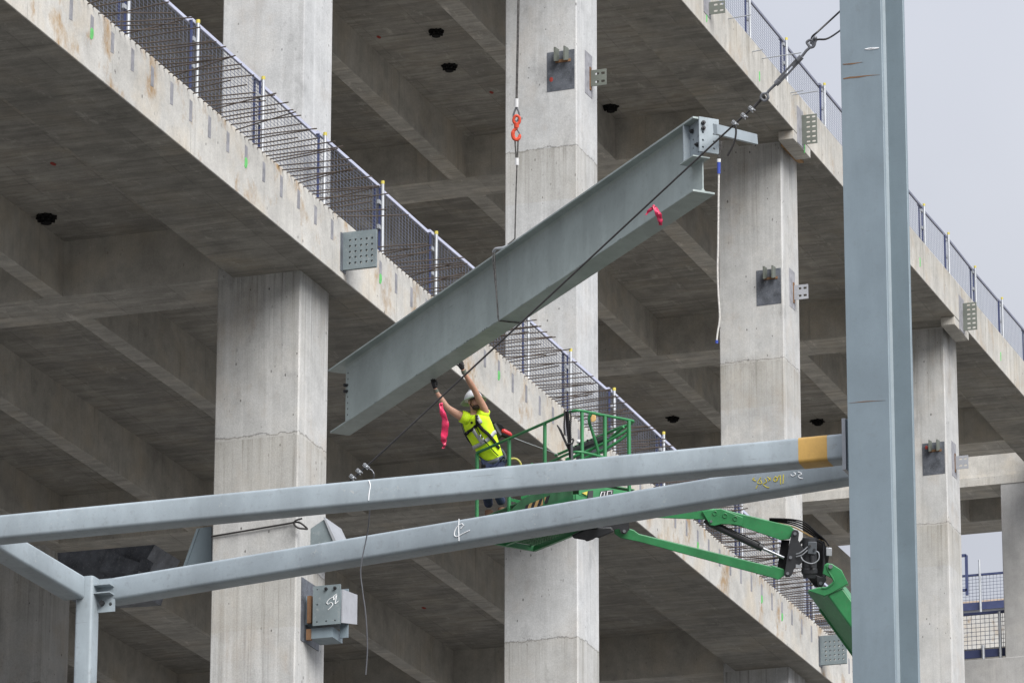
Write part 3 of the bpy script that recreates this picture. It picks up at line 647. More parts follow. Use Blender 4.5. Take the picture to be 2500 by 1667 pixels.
# ------------------------------------------------------------------ the suspended I-beam
ZB, HB = 21.89, .968
bl = V3((63.34, 25.01, ZB)); brr = V3((55.17, 17.07, ZB)); ax = (brr-bl).normalized(); wv = V3((-ax.y, ax.x, 0))
if wv.x < 0: wv = -wv                        # towards the far flange edge
LB = (brr-bl).length; WF = .30; TF = .028
def Bq(s, q, z): return bl+ax*s+wv*q+Z_*z
ib = thing('suspended_beam', Bq(LB/2, WF/2, 0), 'long grey green steel I beam hanging tilted across the picture from a crane sling', 'steel beam')
MB().prism([(0, 0), (WF, 0), (WF, TF), (0, TF)], bl, wv, Z_, ax, 0, LB).build('bottom_flange', m_beam, ib, bevel=.004)
MB().prism([(0, HB-TF), (WF, HB-TF), (WF, HB), (0, HB)], bl, wv, Z_, ax, -.10, LB+.02).build('top_flange', m_beam, ib, bevel=.004)
we = [(WF/2-.009, TF), (WF/2-.05, TF-.001), (WF/2+.05, TF-.001), (WF/2+.009, TF), (WF/2+.009, HB-TF), (WF/2+.05, HB-TF+.001), (WF/2-.05, HB-TF+.001), (WF/2-.009, HB-TF)]
wpoly = [(WF/2-.045, TF-.002), (WF/2+.045, TF-.002), (WF/2+.022, TF+.012), (WF/2+.009, TF+.038), (WF/2+.009, HB-TF-.038), (WF/2+.022, HB-TF-.012), (WF/2+.045, HB-TF+.002), (WF/2-.045, HB-TF+.002), (WF/2-.022, HB-TF-.012), (WF/2-.009, HB-TF-.038), (WF/2-.009, TF+.038), (WF/2-.022, TF+.012)]
MB().prism(wpoly, bl, wv, Z_, ax, .22, LB-.02).build('web', m_beam, ib)
# bolt holes at the far end
for j in range(9):
    z = .12+j*.088; c = Bq(.30, WF/2-.011, z)
    MB().cyl(c, c+wv*.004, .014, 10).build('bolt_hole', m_bolt, ib)
for z in (.56, .65):
    c = Bq(.27, WF/2-.01, z); MB().cyl(c-wv*.05, c+wv*.06, .024, 8).build('bolt', m_bolt, ib)
# near end connection: fin plate, end plate and seat
e0 = LB-.24
cp = MB().holed(Bq(e0, WF/2-.06, .47), ax, Z_, wv, .02, [(0, .13, .08), (.13, .30, .22)], [(0, .09, .06), (.09, .2, .15), (.2, .32, .26), (.32, HB-TF-.471, .40)], .014, .014).build('connection_plate', m_steel, ib)
MB().prism([(0, .46), (WF/2-.01, .46), (WF/2-.01, HB-TF-.001), (0, HB-TF-.001)], bl, wv, Z_, ax, e0-.02, e0-.002).build('stiffener', m_steel, ib)
MB().holed(Bq(LB+.065, WF/2-.10, .50), wv, Z_, ax, .022, [(0, .1, .05), (.1, .27, .2)], [(0, .1, .06), (.1, .2, .15), (.2, .3, .25), (.3, .45, .37)], .014, .014).build('end_plate', m_steel, ib)
MB().prism([(-.03, .43), (.2, .43), (.2, .445), (-.03, .445)], bl, wv, Z_, ax, e0-.06, LB+.07).build('seat_plate', m_beam, ib)
for s_, q, z, dr in ((LB+.088, WF/2-.05, .87, ax), (LB+.088, WF/2-.05, .80, ax), (e0+.08, WF/2-.06, .84, -wv), (e0+.22, WF/2-.06, .62, -wv)):
    c = Bq(s_, q, z); MB().cyl(c, c+dr*.03, .028, 6).cyl(c+dr*.03, c+dr*.05, .015, 8).build('bolt', m_bolt, ib)
p1, p2 = P(1766, 321, 61.2), P(1845, 341, 62.2)
MB().bar(p1-(p2-p1)*.25, p2, .05, .125, up=Z_).build('outrigger_bar', m_steel, ib)
# scuffs where paint has chipped along the lower flange edge
k = MB()
for s_, ln in ((1.6, .1), (3.0, .08), (4.2, .25), (4.6, .3), (5.2, .22), (5.5, .12), (6.4, .12), (7.2, .2), (8.1, .25), (9.3, .12)):
    ln *= .7
    for q_ in range(3):
        a_ = s_+ln*q_/3*1.3; l_ = ln/3*random.uniform(.5, 1.1); k.add([Bq(a_, -.0035, .004), Bq(a_+l_, -.0035, .003), Bq(a_+l_*.8, -.0035, TF*random.uniform(.2, .55)), Bq(a_+l_*.3, -.0035, TF*random.uniform(.3, .7))], [(0, 1, 2, 3)])
k.build('paint_chip', m_bolt, ib)
# ------------------------------------------------------------------ crane line, hook and sling
sS = 5.72; mid = Bq(sS, WF/2, HB)
dS = (mid-EYE).dot(FW)
top = P(1266, 0, dS); hk = P(1261, 250, dS)
up = (top-hk).normalized(); top2 = hk+Z_*30
cr = thing('crane_line', P(1265, 200, dS), 'steel crane rope ending in a white ferrule and thimble above the red hook', 'crane rope')
MB().tube([hk+(top-hk)*k/40 for k in range(41)]+[top+(top-hk)*18], .017, 8).build('rope', m_wire, cr)
MB().cyl(P(1261, 262, dS), P(1261, 241, dS), .026, 12).build('ferrule', m_white, cr)
MB().tube(spline([P(1261, 262, dS), P(1255, 276, dS), P(1254, 288, dS), P(1261, 296, dS), P(1267, 288, dS), P(1267, 276, dS), P(1261, 262, dS)]), .013, 8).build('thimble', m_shack, cr)
ho = thing('swivel_hook', P(1261, 310, dS), 'red swivel hook hanging on the crane rope', 'hook')
MB().tube(spline([P(1258, 303, dS), P(1254, 296, dS), P(1256, 286, dS), P(1262, 283, dS), P(1268, 288, dS), P(1268, 298, dS), P(1264, 303, dS)]), .021, 8, cap=True).build('bail', m_orange, ho)
MB().cyl(P(1261, 300, dS), P(1261, 312, dS), .034, 12).cyl(P(1261, 311, dS), P(1260, 316, dS), .022, 10).build('swivel', m_orange, ho)
MB().tube(spline([P(1260, 314, dS), P(1254, 320, dS), P(1252, 329, dS), P(1255, 338, dS), P(1262, 341, dS), P(1268, 336, dS), P(1269, 328, dS)]), [.024]*8+[.028]*12+[.026]*10+[.022]*4+[.016]*3, 8).build('hook_body', m_orange, ho)
MB().cyl(P(1262, 316, dS), P(1269, 327, dS), .01, 6).build('latch', m_shack, ho)
sg = thing('wire_sling', mid, 'thin wire rope sling choked round the I beam below the red hook', 'sling')
MB().tube([P(1257, 338, dS), P(1260, 386, dS)], .011, 6).tube([P(1265, 340, dS), P(1263, 386, dS)], .011, 6).build('eye', m_wire, sg)
MB().cyl(P(1262, 386, dS), P(1262, 403, dS), .025, 10).build('ferrule', m_white, sg)
f0 = Bq(sS-.12, -.012, HB+.012)
ln = [P(1262, 403, dS), P(1259, 500, dS), P(1257, 583, dS), Bq(sS-.05, .05, HB+.03), f0, Bq(sS-.05, -.016, HB*.5), Bq(sS+.02, -.016, .03), Bq(sS+.03, -.012, -.012), Bq(sS+.05, .15, -.013), Bq(sS+.07, WF+.01, -.012), Bq(sS+.08, WF+.012, .03)]
MB().tube(ln, .010, 6).tube([Bq(sS-.15, -.02, HB-.0), Bq(sS-.145, -.022, HB-.07), Bq(sS-.09, -.018, HB*.62), Bq(sS-.05, -.016, HB*.45)], .008, 6).build('rope', m_wire, sg)
MB().tube(spline([Bq(sS-.16, -.01, HB+.03), Bq(sS-.10, .0, HB+.06), Bq(sS+.0, .05, HB+.05), Bq(sS+.08, .12, HB+.07)]), .02, 8).build('shackle', m_galv, sg)
# white tag line
dR = (Bq(LB, 0, 0)-EYE).dot(FW)-.05
tl = thing('tag_line', P(1754, 600, dR), 'white braided tag line with blue whipped ends hanging from the I beam end', 'rope')
MB().tube([P(1761, 345, dR), P(1757, 365, dR), P(1754, 388, dR), P(1759, 365, dR), P(1762, 345, dR)], .009, 6).build('wire_loop', m_wire, tl)
MB().cyl(P(1755, 388, dR), P(1755, 396, dR), .024, 8).build('thimble', m_white, tl)
MB().tube([P(1755, 396, dR), P(1755, 424, dR)], .021, 8).tube([P(1750, 830, dR), P(1750, 838, dR)], .018, 8).build('whipping', m_ropeb, tl)
MB().tube(spline([P(1755, 424, dR), P(1754, 500, dR), P(1753, 600, dR), P(1752, 660, dR), P(1754, 720, dR), P(1757, 775, dR), P(1752, 812, dR), P(1750, 830, dR)], 8), .0115, 8).build('rope', m_rope, tl)
# ------------------------------------------------------------------ guy cable from the column to the upper tube
def gd(x): return 46.9+(2055-x)/(2055-893)*(48.35-46.9)
def G(x, y, k=0): return P(x, y, gd(x)+k)
gy = thing('guy_cable', G(1500, 560), 'black guy cable with turnbuckle and wire clips slanting from the tall column to the tube', 'cable')
MB().tube(spline([G(1856, 243), G(1836, 268), G(1794, 303), G(1420, 650), G(1100, 948), G(893, 1140), G(860, 1168), G(830, 1195, .2)], 8), .0095, 6).build('cable', m_cable, gy)
MB().tube(spline([G(1794, 305, -.02), G(1797, 322, -.02), G(1792, 350, -.02), G(1776, 381, -.02)]), .0095, 6).build('cable_tail', m_cable, gy)
MB().tube(spline([G(1868, 235), G(1852, 250, .01), G(1838, 266)]), .014, 6).build('eye', m_cable, gy)
for x, y in ((1836, 268), (1818, 285), (1795, 303), (895, 1139), (878, 1152), (862, 1166)):
    c = G(x, y, -.02); k = MB(); d = (G(x+10, y-9)-G(x, y)).normalized()
    for s_ in (-1, 1):
        k.tube([c+d*.014*s_+UP*.0+RT*.0-RT*.03*1+UP*.026, c+d*.014*s_, c+d*.014*s_+RT*.02-UP*.018], .005, 6)
    k.ball(c, .014, .014, .014).cyl(c-RT*.03+UP*.03, c-RT*.012+UP*.012, .009, 6); k.build('wire_clip', m_galv, gy)
for nm, pts, r in (('eye_bolt', [G(1958, 138), G(1968, 125), G(1976, 116), G(1970, 104), G(1980, 98), G(1989, 104), G(1986, 114), G(1977, 117)], .0135),
                   ('eye_bolt', [G(1893, 207), G(1880, 219), G(1872, 228), G(1862, 230), G(1858, 239), G(1866, 246), G(1875, 240), G(1873, 229)], .0135),
                   ('shackle', [G(1978, 108), G(1985, 98), G(1992, 94), G(1990, 104), G(1982, 110)], .012)):
    MB().tube(spline(pts), r, 8).build(nm, m_shack, gy)
MB().ball(G(1990, 93, -.03), .02).build('shackle_pin', m_shack, gy)
dd = (G(1956, 140)-G(1894, 205)).normalized(); pp = dd.cross(FW).normalized()
k = MB()
for s_ in (-1, 1): k.bar(G(1897, 203)+pp*.017*s_, G(1953, 143)+pp*.017*s_, .02, .014, up=FW)
k.cyl(G(1894, 206), G(1903, 197), .028, 10).cyl(G(1948, 148), G(1957, 139), .028, 10).cyl(G(1903, 197), G(1918, 181), .012, 8).cyl(G(1935, 163), G(1948, 149), .012, 8); k.build('turnbuckle', m_shack, gy)
MB().tube(spline([P(2085, -4, 47.75), P(2068, 12, 47.65), P(2050, 29, 47.3), G(2000, 75), G(1983, 90), G(1981, 100)]), .0095, 6).tube(spline([P(2085, 38, 47.75), P(2068, 58, 47.65), P(2050, 76, 47.25), G(2020, 95), G(1998, 97), G(1990, 100)]), .0095, 6).build('sling', m_cable, gy)
# loose tail hanging behind the tubes
tag(MB().tube(spline([G(895, 1141), G(908, 1148), G(913, 1162), G(906, 1200, .3), G(902, 1252, .6), G(897, 1300, .8), G(881, 1385, .8), G(885, 1440, .8), G(893, 1500, .8), G(897, 1580, .8), G(893, 1646, .8)], 8), .0065, 6).build('hanging_line', m_shack, loc=G(895, 1400)), 'loose grey wire tail hanging straight down behind the two tubes', 'wire')
# pink warning tape
def ribbon(name, label, strips):
    t = thing(name, strips[0], label, 'warning tape', 'pink tapes tied on the guy cable')
    for cl, wd in strips[1:]:
        k = MB(); pts = spline(cl, 6); n = len(pts); vs = []; th = .002
        for i, p in enumerate(pts):
            f = i/(n-1); ww = wd[0]+(wd[1]-wd[0])*max(0, math.sin(math.pi*min(1, f*1.15)))+.006*math.sin(i*1.1)
            a = .5*math.sin(i*.35+1); dv = RT*math.cos(a)+FW*math.sin(a)
            b2 = (FW*math.cos(a)-RT*math.sin(a))*(.014*math.sin(i*.8))
            vs += [p-dv*ww/2, p+b2+dv*.006*math.sin(i*1.3), p+dv*ww/2]
        for i in range(n-1): k.add([vs[3*i], vs[3*i+1], vs[3*i+4], vs[3*i+3]], [(0, 1, 2, 3)]).add([vs[3*i+1], vs[3*i+2], vs[3*i+5], vs[3*i+4]], [(0, 1, 2, 3)])
        o = k.build('streamer', m_pink, t); sm = o.modifiers.new('thick', 'SOLIDIFY'); sm.thickness = th
    MB().ball(strips[0], .014, .014, .016).build('knot', m_pink, t)
ribbon('warning_tape', 'short pink tape tied high on the guy cable in front of the I beam', [G(1596, 504, -.02), ([G(1596, 504, -.03), G(1588, 512, -.03), G(1577, 525, -.03)], (.02, .045)), ([G(1598, 504, -.03), G(1606, 520, -.05), G(1611, 536, -.04), G(1613, 550, -.03)], (.035, .06))])
ribbon('warning_tape', 'long pink tape hanging from the guy cable beside the worker', [G(1078, 986, -.02), ([G(1076, 984, -.03), G(1080, 1005, -.04), G(1087, 1030, -.04), G(1085, 1060, -.04), G(1083, 1075, -.03), G(1085, 1086, -.03), G(1082, 1094, -.03)], (.025, .07))])
# ------------------------------------------------------------------ boom lift
lift = thing('boom_lift', P(1400, 1330, 68), 'green boom lift with a tube railed basket carrying the worker beside the I beam', 'boom lift')
DN = 66.4
cN = P(1403, 1000, DN); ZR = cN.z
cL, cR = PA(1165, 1105, 2, ZR), PA(1550, 1028, 2, ZR); cF = cL+cR-cN
eL, eR = (cL-cN), (cR-cN)                                      # long side (leftwards, away), short side (right, away)
ZFL = PA(1312, 1333, 2, 0).z if False else ZR-1.17
def bq(a, b, z=0.): return cN+eL*a+eR*b+Z_*z
def rail(pts, r=.021, n=6, m=m_green, name='rail', par=None): return MB().tube(spline(pts, n), r, 8).build(name, m, par or lift)
# top rail loop
rail([bq(1.0, 0), bq(.6, 0), bq(.2, 0), bq(.06, .0), bq(0, .07), bq(.0, .35), bq(.0, .9), bq(.02, 1.0), bq(.09, 1.03), bq(.16, 1.0), bq(.5, 1.0), bq(.8, 1.0)], .020)
rail([bq(.28, .95, -.16), bq(.40, .9, -.19), bq(.62, .93, -.18), bq(.7, .95, -.2), bq(.74, .95, -.32), bq(.70, .95, -.62)], .02)
rail([bq(.28, .95, -.16), bq(.1, .98, -.02)], .02)
# posts and mid rails, square tube
for a, b in ((.155*1, 0), (.30, 0), (.665, 0), (1.0, 0), (0, .12), (0, .5), (0, .90), (1.0, .92), (.55, 1.0)):
    if (a, b) == (.155, 0): continue
    MB().bar(bq(a, b, -1.17), bq(a, b, -.01), .036, .036, up=eL).build('post', m_green, lift)
rail([bq(1.0, 0, -.58), bq(.3, 0, -.58), bq(.08, 0, -.57), bq(0, .08, -.57), bq(0, .5, -.58), bq(0, .95, -.58)], .018, name='mid_rail')
rail([bq(0, .93, -.10), bq(.08, .75, -.24), bq(.22, .55, -.36), bq(.32, .38, -.44)], .02)
rail([bq(0, .93, -.16), bq(.09, .75, -.33), bq(.24, .52, -.46), bq(.36, .33, -.53)], .02)
# control console hoop with tan pad
hoop = [P(1463, 1112, 66.9), P(1453, 1075, 66.9), P(1440, 1035, 66.9), P(1438, 1020, 66.9), P(1443, 1010, 66.9), P(1452, 1008, 67.0)]
rail(hoop, .021)
k = MB(); k.slab([P(1443, 1031, 66.8), P(1442, 1020, 66.8), P(1446, 1012, 66.8), P(1452, 1010, 66.8), P(1455, 1017, 66.8), P(1455, 1026, 66.8), P(1450, 1030, 66.8)], FW*.10); k.build('pad', m_tan, lift, bevel=.01)
con = MB().slab([P(1400, 1094, 67.3), P(1470, 1066, 67.3), P(1487, 1072, 67.3), P(1486, 1098, 67.3), P(1470, 1107, 67.3), P(1405, 1112, 67.3)], FW*.28+RT*.05).build('control_box', m_grey, lift, bevel=.012)
MB().slab([P(1398, 1094, 67.25), P(1470, 1064, 67.25), P(1489, 1070, 67.25), P(1489, 1076, 67.25), P(1471, 1073, 67.25), P(1399, 1101, 67.25)], FW*.36).build('lid', m_black, con)
k = MB()
for j in range(6):
    c = P(1406+j*9.5, 1091-j*3.9, 67.3+.05); k.cyl(c, c+UP*(.022+.016*(j % 2)), .014, 8)
k.build('switch', m_blackr, con); MB().ball(P(1414, 1078, 67.5), .04, .04, .03).build('lamp_cover', m_white, con)
MB().box(P(1395, 1122, 67.4)-V3((.1, .1, .03)), P(1470, 1108, 67.4)+V3((.1, .1, .02))).build('tray', m_black, lift)
# floor, toe boards, perforated underside
ZF = -1.17
ZW = -.94
MB().slab([bq(.004, .004, ZW), bq(1.016, .004, ZW), bq(1.016, .996, ZW), bq(.004, .996, ZW)], -Z_*.012).build('floor_pan', m_greend, lift)
k = MB(); u, v = eL.normalized(), eR.normalized(); Lx, Ly = eL.length*1.02, eR.length
for (a0, a1) in ((.06, .45), (.52, .94)):
    for (b0, b1) in ((.08, .46), (.54, .92)):
        n1, n2 = 16, 10
        us = [(Lx*(a0+(a1-a0)*j/n1), Lx*(a0+(a1-a0)*(j+1)/n1), Lx*(a0+(a1-a0)*(j+.5)/n1)) for j in range(n1)]
        vs = [(Ly*(b0+(b1-b0)*j/n2), Ly*(b0+(b1-b0)*(j+1)/n2), Ly*(b0+(b1-b0)*(j+.5)/n2)) for j in range(n2)]
        k.holed(cN+Z_*(ZF-.03), u, v, Z_, .012, us, vs, Lx*(a1-a0)/n1*.36, Ly*(b1-b0)/n2*.36, n=2)
k.build('floor_mesh', m_greend, lift)
for p, q in (((0, 0), (1.02, 0)), ((0, 0), (0, 1)), ((1.02, 0), (1.02, 1)), ((0, 1), (1.02, 1)), ((.49, .02), (.49, .98)), ((.02, .5), (1, .5))):
    MB().bar(bq(*p, ZF-.03), bq(*q, ZF-.03), .045, .07).build('floor_frame', m_green, lift)
tb = MB().slab([bq(.02, -.012, ZF), bq(.72, -.012, ZF), bq(.72, -.012, ZF+.1), bq(.52, -.012, ZF+.24), bq(.02, -.012, ZF+.30)], eR*.006).build('toe_board', m_greend, lift)
k = MB(); ky = MB()
for j in range(7):
    a = .30+j*.035; (k if j % 2 == 0 else ky).slab([bq(a, -.018, ZF+.04), bq(a-.033, -.018, ZF+.04), bq(a-.06, -.018, ZF+.13), bq(a-.027, -.018, ZF+.13)], eR*.004)
k.build('hazard_stripe', m_black, tb); ky.build('hazard_stripe', m_tan, tb)
MB().slab([bq(-.012, .05, ZF), bq(-.012, .85, ZF), bq(-.012, .85, ZF+.17), bq(-.012, .05, ZF+.17)], eL*.006).build('toe_board', m_green, lift)
def onR(px, py, k=0.):
    r = ray(px, py); n = eL.normalized(); t = (bq(-.016, 0)-EYE).dot(n)/r.dot(n); return EYE+r*t-n*k
MB().slab([onR(1433, 1226), onR(1436, 1198), (onR(1448, 1197)), onR(1446, 1226)], eL*-.003).build('decal', m_black, lift)
MB().slab([onR(1420, 1203), onR(1434, 1199), onR(1432, 1209)], eL*-.003).build('decal', m_yel, lift)
MB().slab([onR(1462, 1226), onR(1466, 1199), onR(1497, 1195), onR(1494, 1224)], eL*-.003).build('decal', m_black, lift)
k = MB()
for pts in ([(1463, 1218), (1468, 1201), (1476, 1200), (1473, 1214)], [(1480, 1216), (1483, 1199), (1493, 1198), (1492, 1205)]): k.tube([onR(*p, .006) for p in pts], .006, 6)
k.build('lettering', m_white, lift)
for p, q in (((1245, 1219), (1291, 1229)), ((1291, 1229), (1291, 1208)), ((1272, 1215), (1291, 1211))): MB().bar(P(*p, 68.0), P(*q, 68.0), .04, .04, up=FW).build('step_rail', m_green, lift)
# hanging chains and tools
ch = thing('chain_bundle', P(1385, 1006, 66.3), 'black chains and lever tool hanging over the green basket rail', 'chain')
for x, y1 in ((1378, 1062), (1387, 1085), (1393, 1075)):
    k = MB(); n = 26
    for j in range(n):
        p = P(x+.6*math.sin(j*.3), 1003+(y1-1003)*j/n, 66.25); d = RT if j % 2 else FW
        k.tube([p+UP*.016+d*.004, p+d*.011, p-UP*.016+d*.004, p-UP*.016-d*.004, p-d*.011, p+UP*.016-d*.004], .0045, 5, closed=True)
    k.build('chain', m_black, ch)
MB().tube([P(1384, 1003, 66.27), P(1387, 1040, 66.27), P(1391, 1085, 66.27), P(1393, 1118, 66.27)], [.022, .03, .024, .022], 8).build('strap', m_blackr, ch)
MB().tube([P(1360, 1037, 66.28), P(1368, 1050, 66.28), P(1384, 1086, 66.28), P(1392, 1104, 66.28)], [.008, .016, .016, .012], 8).build('lever', m_black, ch)
MB().tube([P(1380, 1084, 66.25), P(1398, 1082, 66.25), P(1400, 1074, 66.25), P(1397, 1070, 66.25)], .014, 8).build('hook', m_black, ch)
MB().bar(P(1396, 1085, 66.26), P(1397, 1125, 66.26), .03, .03, up=FW).build('tool_shaft', m_shack, ch)
# rotator under the basket, linkage and boom : the boom moves in one upright plane
D0 = 67.4
def L(x, y, k=0.): return P(x, y, D0+k)
k = MB(); k.slab([L(1395, 1308, -.15), L(1430, 1290, -.15), L(1492, 1285, -.15), L(1500, 1297, -.15), L(1470, 1310, -.15), L(1462, 1313, -.15), L(1455, 1311, -.15), L(1449, 1316, -.15), L(1432, 1322, -.15), L(1428, 1318, -.15), L(1402, 1314, -.15)], FW*.35)
k.build('rotator', m_black, lift, bevel=.02)
MB().slab([L(1470, 1282, -.1), L(1500, 1278, -.1), L(1535, 1272, -.1), L(1537, 1292, -.1), L(1528, 1303, -.1), L(1517, 1302, -.1), L(1512, 1290, -.1), L(1478, 1296, -.1)], FW*.06).build('lug', m_black, lift)
MB().cyl(L(1524, 1296, -.13), L(1524, 1296, .3), .022, 12).build('pin', m_shack, lift)
def box_link(name, pts, dep, mat, off=0., bev=.008): return MB().slab([L(x, y, off) for x, y in pts], FW*dep).build(name, mat, lift, bevel=bev)
box_link('lower_link', [(1500, 1287), (1510, 1282), (1548, 1294), (1560, 1303), (1884, 1383), (1886, 1380), (1914, 1389), (1916, 1404), (1900, 1415), (1882, 1409), (1560, 1322), (1515, 1313), (1500, 1302)], .18, m_green)
up1 = box_link('upper_jib', [(1560, 1235), (1700, 1240), (1762, 1243), (1905, 1277), (1930, 1283), (1939, 1292), (1928, 1316), (1905, 1318), (1812, 1286), (1720, 1268), (1560, 1262)], .22, m_green)
pl = box_link('jib_plate', [(1713, 1247), (1760, 1241), (1814, 1262), (1812, 1284), (1790, 1280), (1762, 1279), (1745, 1283), (1734, 1282)], .03, m_green, -.04)
for x, y, r in ((1745, 1252, .028), (1770, 1258, .028), (1795, 1265, .028)):
    MB().tube([L(x, y, -.045)+RT*r*math.cos(a*.5236)+UP*r*math.sin(a*.5236) for a in range(12)], .006, 6, closed=True).build('boss', m_green, pl)
MB().cyl(L(1736, 1272, -.07), L(1736, 1272, 0), .018, 10).build('pin', m_shack, pl)
cyn = MB().tube([L(1720, 1269, .06), L(1735, 1277, .06), L(1855, 1334, .06), L(1862, 1338, .06)], [.035, .052, .052, .05], 14).build('cylinder', m_black, lift)
MB().cyl(L(1860, 1337, .06), L(1914, 1361, .06), .022, 12).build('rod', m_chrome, cyn)
MB().tube(spline([L(1765, 1284, -.0), L(1800, 1300, -.0), L(1845, 1320, -.0), L(1853, 1324, -.0), L(1853, 1330, -.0)]), .008, 6).build('hydraulic_pipe', m_blackr, cyn)
for off, dp in ((-.06, .035), (.20, .035)):
    k = MB(); k.slab([L(x, y, off) for x, y in ((1934, 1296), (1940, 1292), (1948, 1294), (1951, 1301), (1949, 1318), (1956, 1330), (1962, 1338), (1962, 1370), (1952, 1378), (1938, 1388), (1935, 1400), (1928, 1408), (1918, 1408), (1914, 1400), (1917, 1388), (1926, 1335))], FW*dp); k.build('yoke_plate', m_black, lift, bevel=.006)
MB().slab([L(1908, 1318, .1), L(1928, 1318, .1), L(1918, 1398, .1), L(1898, 1388, .1)], FW*.06).build('yoke_web', m_blackr, lift)
for x, y in ((1941, 1302), (1930, 1360), (1923, 1399)): MB().cyl(L(x, y, -.09), L(x, y, -.03), .022, 12).build('pin', m_shack, lift)
MB().slab([L(1943, 1377, -.08), L(1956, 1379, -.08), L(1955, 1387, -.08), L(1943, 1385, -.08)], FW*.01).build('data_plate', m_galv, lift)
# rotary actuator in its rounded housing
ac = MB().tube([L(1976, 1312, .0), L(1976, 1340, .0), L(1976, 1386, .0), L(1976, 1388, .0), L(1976, 1398, 0), L(1976, 1399, 0), L(1976, 1410, .0)], [.095, .1, .1, .108, .108, .095, .085], 20).build('rotary_actuator', m_black, lift)
MB().slab([L(1973, 1322, -.14), L(1994, 1322, -.14), L(1994, 1350, -.14), L(1990, 1353, -.14), L(1972, 1351, -.14)], FW*.08).build('valve_block', m_grey, ac, bevel=.006)
k = MB()
for x, y in ((1977, 1332), (1988, 1341)): k.cyl(L(x, y, -.16), L(x, y, -.13), .016, 10)
k.cyl(L(1983, 1355, -.12), L(1983, 1384, -.12), .03, 12); k.build('valve', m_black, ac)
MB().tube(spline([L(1944, 1352, -.08), L(1955, 1348, -.12), L(1972, 1334, -.13)]), .008, 6).tube(spline([L(1944, 1358, -.08), L(1958, 1354, -.12), L(1972, 1342, -.13)]), .008, 6).tube(spline([L(1954, 1354, -.1), L(1962, 1368, -.14), L(1982, 1375, -.15), L(1998, 1366, -.15), L(1999, 1350, -.15), L(1992, 1344, -.13)]), .007, 6).build('hose', m_galv, ac)
hs_ = MB().tube(spline([L(1952, 1328, .05), L(1964, 1316, .05), L(1985, 1314, .05), L(2006, 1323, .05), L(2011, 1332, .05), L(2010, 1400, .05), L(2006, 1410, .05), L(1996, 1408, .05), L(1985, 1402, .05)], 8), .02, 8).build('housing', m_black, lift)
MB().slab([L(1960, 1320, .16), L(2008, 1320, .16), L(2026, 1345, .16), L(2022, 1372, .16), L(2019, 1400, .16), L(2008, 1432, .16), L(1990, 1432, .16), L(1972, 1410, .16), L(1958, 1400, .16)], FW*.05).build('housing_back', m_blackr, hs_)
MB().slab([L(1993, 1405, -.0), L(2006, 1411, -.0), L(2014, 1404, -.0), L(2018, 1415, -.0), L(2008, 1430, -.0), L(1998, 1430, -.0)], FW*.1).build('lug', m_black, lift)
MB().cyl(L(2004, 1423, -.06), L(2004, 1423, .02), .024, 12).build('pin', m_shack, lift)
jb = MB().slab([L(2017, 1336, -.02), L(2031, 1337, -.02), L(2031, 1357, -.02), L(2017, 1356, -.02)], FW*.1).build('junction_box', m_galv, lift, bevel=.006)
for k_, (yo, bow) in enumerate(((-2, -7), (2, -1), (7, 5), (12, 11), (18, 18))):
    MB().tube(spline([L(1878, 1266+yo*.35, .02*k_), L(1905, 1267+yo*.6, .02*k_), L(1938, 1270+yo*.9, .02*k_), L(1966, 1283+bow, .02*k_), L(1992, 1303+bow*.7, .02*k_), L(2012, 1316+bow*.1, .02*k_), L(2024, 1332, .02*k_)], 8), .0105, 8).build('hose', m_blackr if k_ != 4 else m_tan, lift)
# main boom, running down to the right behind the tall column
bd = (L(2053, 1560)-L(1968, 1443)).normalized()
ex = 17.0
hd = MB().slab([L(2008, 1400, -.2), L(2013, 1378, -.2), L(2020, 1374, -.2), L(2032, 1376, -.2), L(2055, 1391, -.2), L(2071, 1424, -.2), L(2030, 1448, -.2), L(2012, 1455, -.2), L(1972, 1441, -.2), L(2000, 1433, -.2), L(2014, 1434, -.2), L(2026, 1428, -.2), L(2034, 1420, -.2), L(2032, 1412, -.2)], FW*.05).build('boom_head', m_green, lift, bevel=.01)
MB().tube(spline([L(2006, 1434, -.2), L(2018, 1434, -.2), L(2034, 1422, -.2), L(2035, 1414, -.2), L(2022, 1392, -.2), L(2018, 1380, -.2)], 6), .014, 6).build('rim', m_green, hd)
MB().cyl(L(2028, 1382, -.24), L(2028, 1382, -.1), .03, 12).build('pin', m_shack, hd)
fc = [L(2010, 1433, -.15), L(2073, 1423, -.15)]                # lit side face of the boom box
k = MB()
A0, B0, C0, E0 = L(2008, 1434, -.17), L(2052, 1427, -.17), L(2066, 1432, .55), L(1968, 1443, .38)
k.add([A0, B0, C0, E0, A0+bd*ex, B0+bd*ex, C0+bd*ex, E0+bd*ex], [(0, 1, 2, 3), (7, 6, 5, 4), (0, 4, 5, 1), (1, 5, 6, 2), (2, 6, 7, 3), (3, 7, 4, 0)])
k.build('boom_section', m_green, lift, bevel=.02)
k = MB(); k.bar(L(2010, 1457, -.18), L(2072, 1426, -.18), .012, .02, up=FW); k.build('seam', m_greend, lift)
MB().tube([E0+bd*.3+FW*-.02, E0+bd*5], .012, 6).build('edge_strip', m_green, lift)
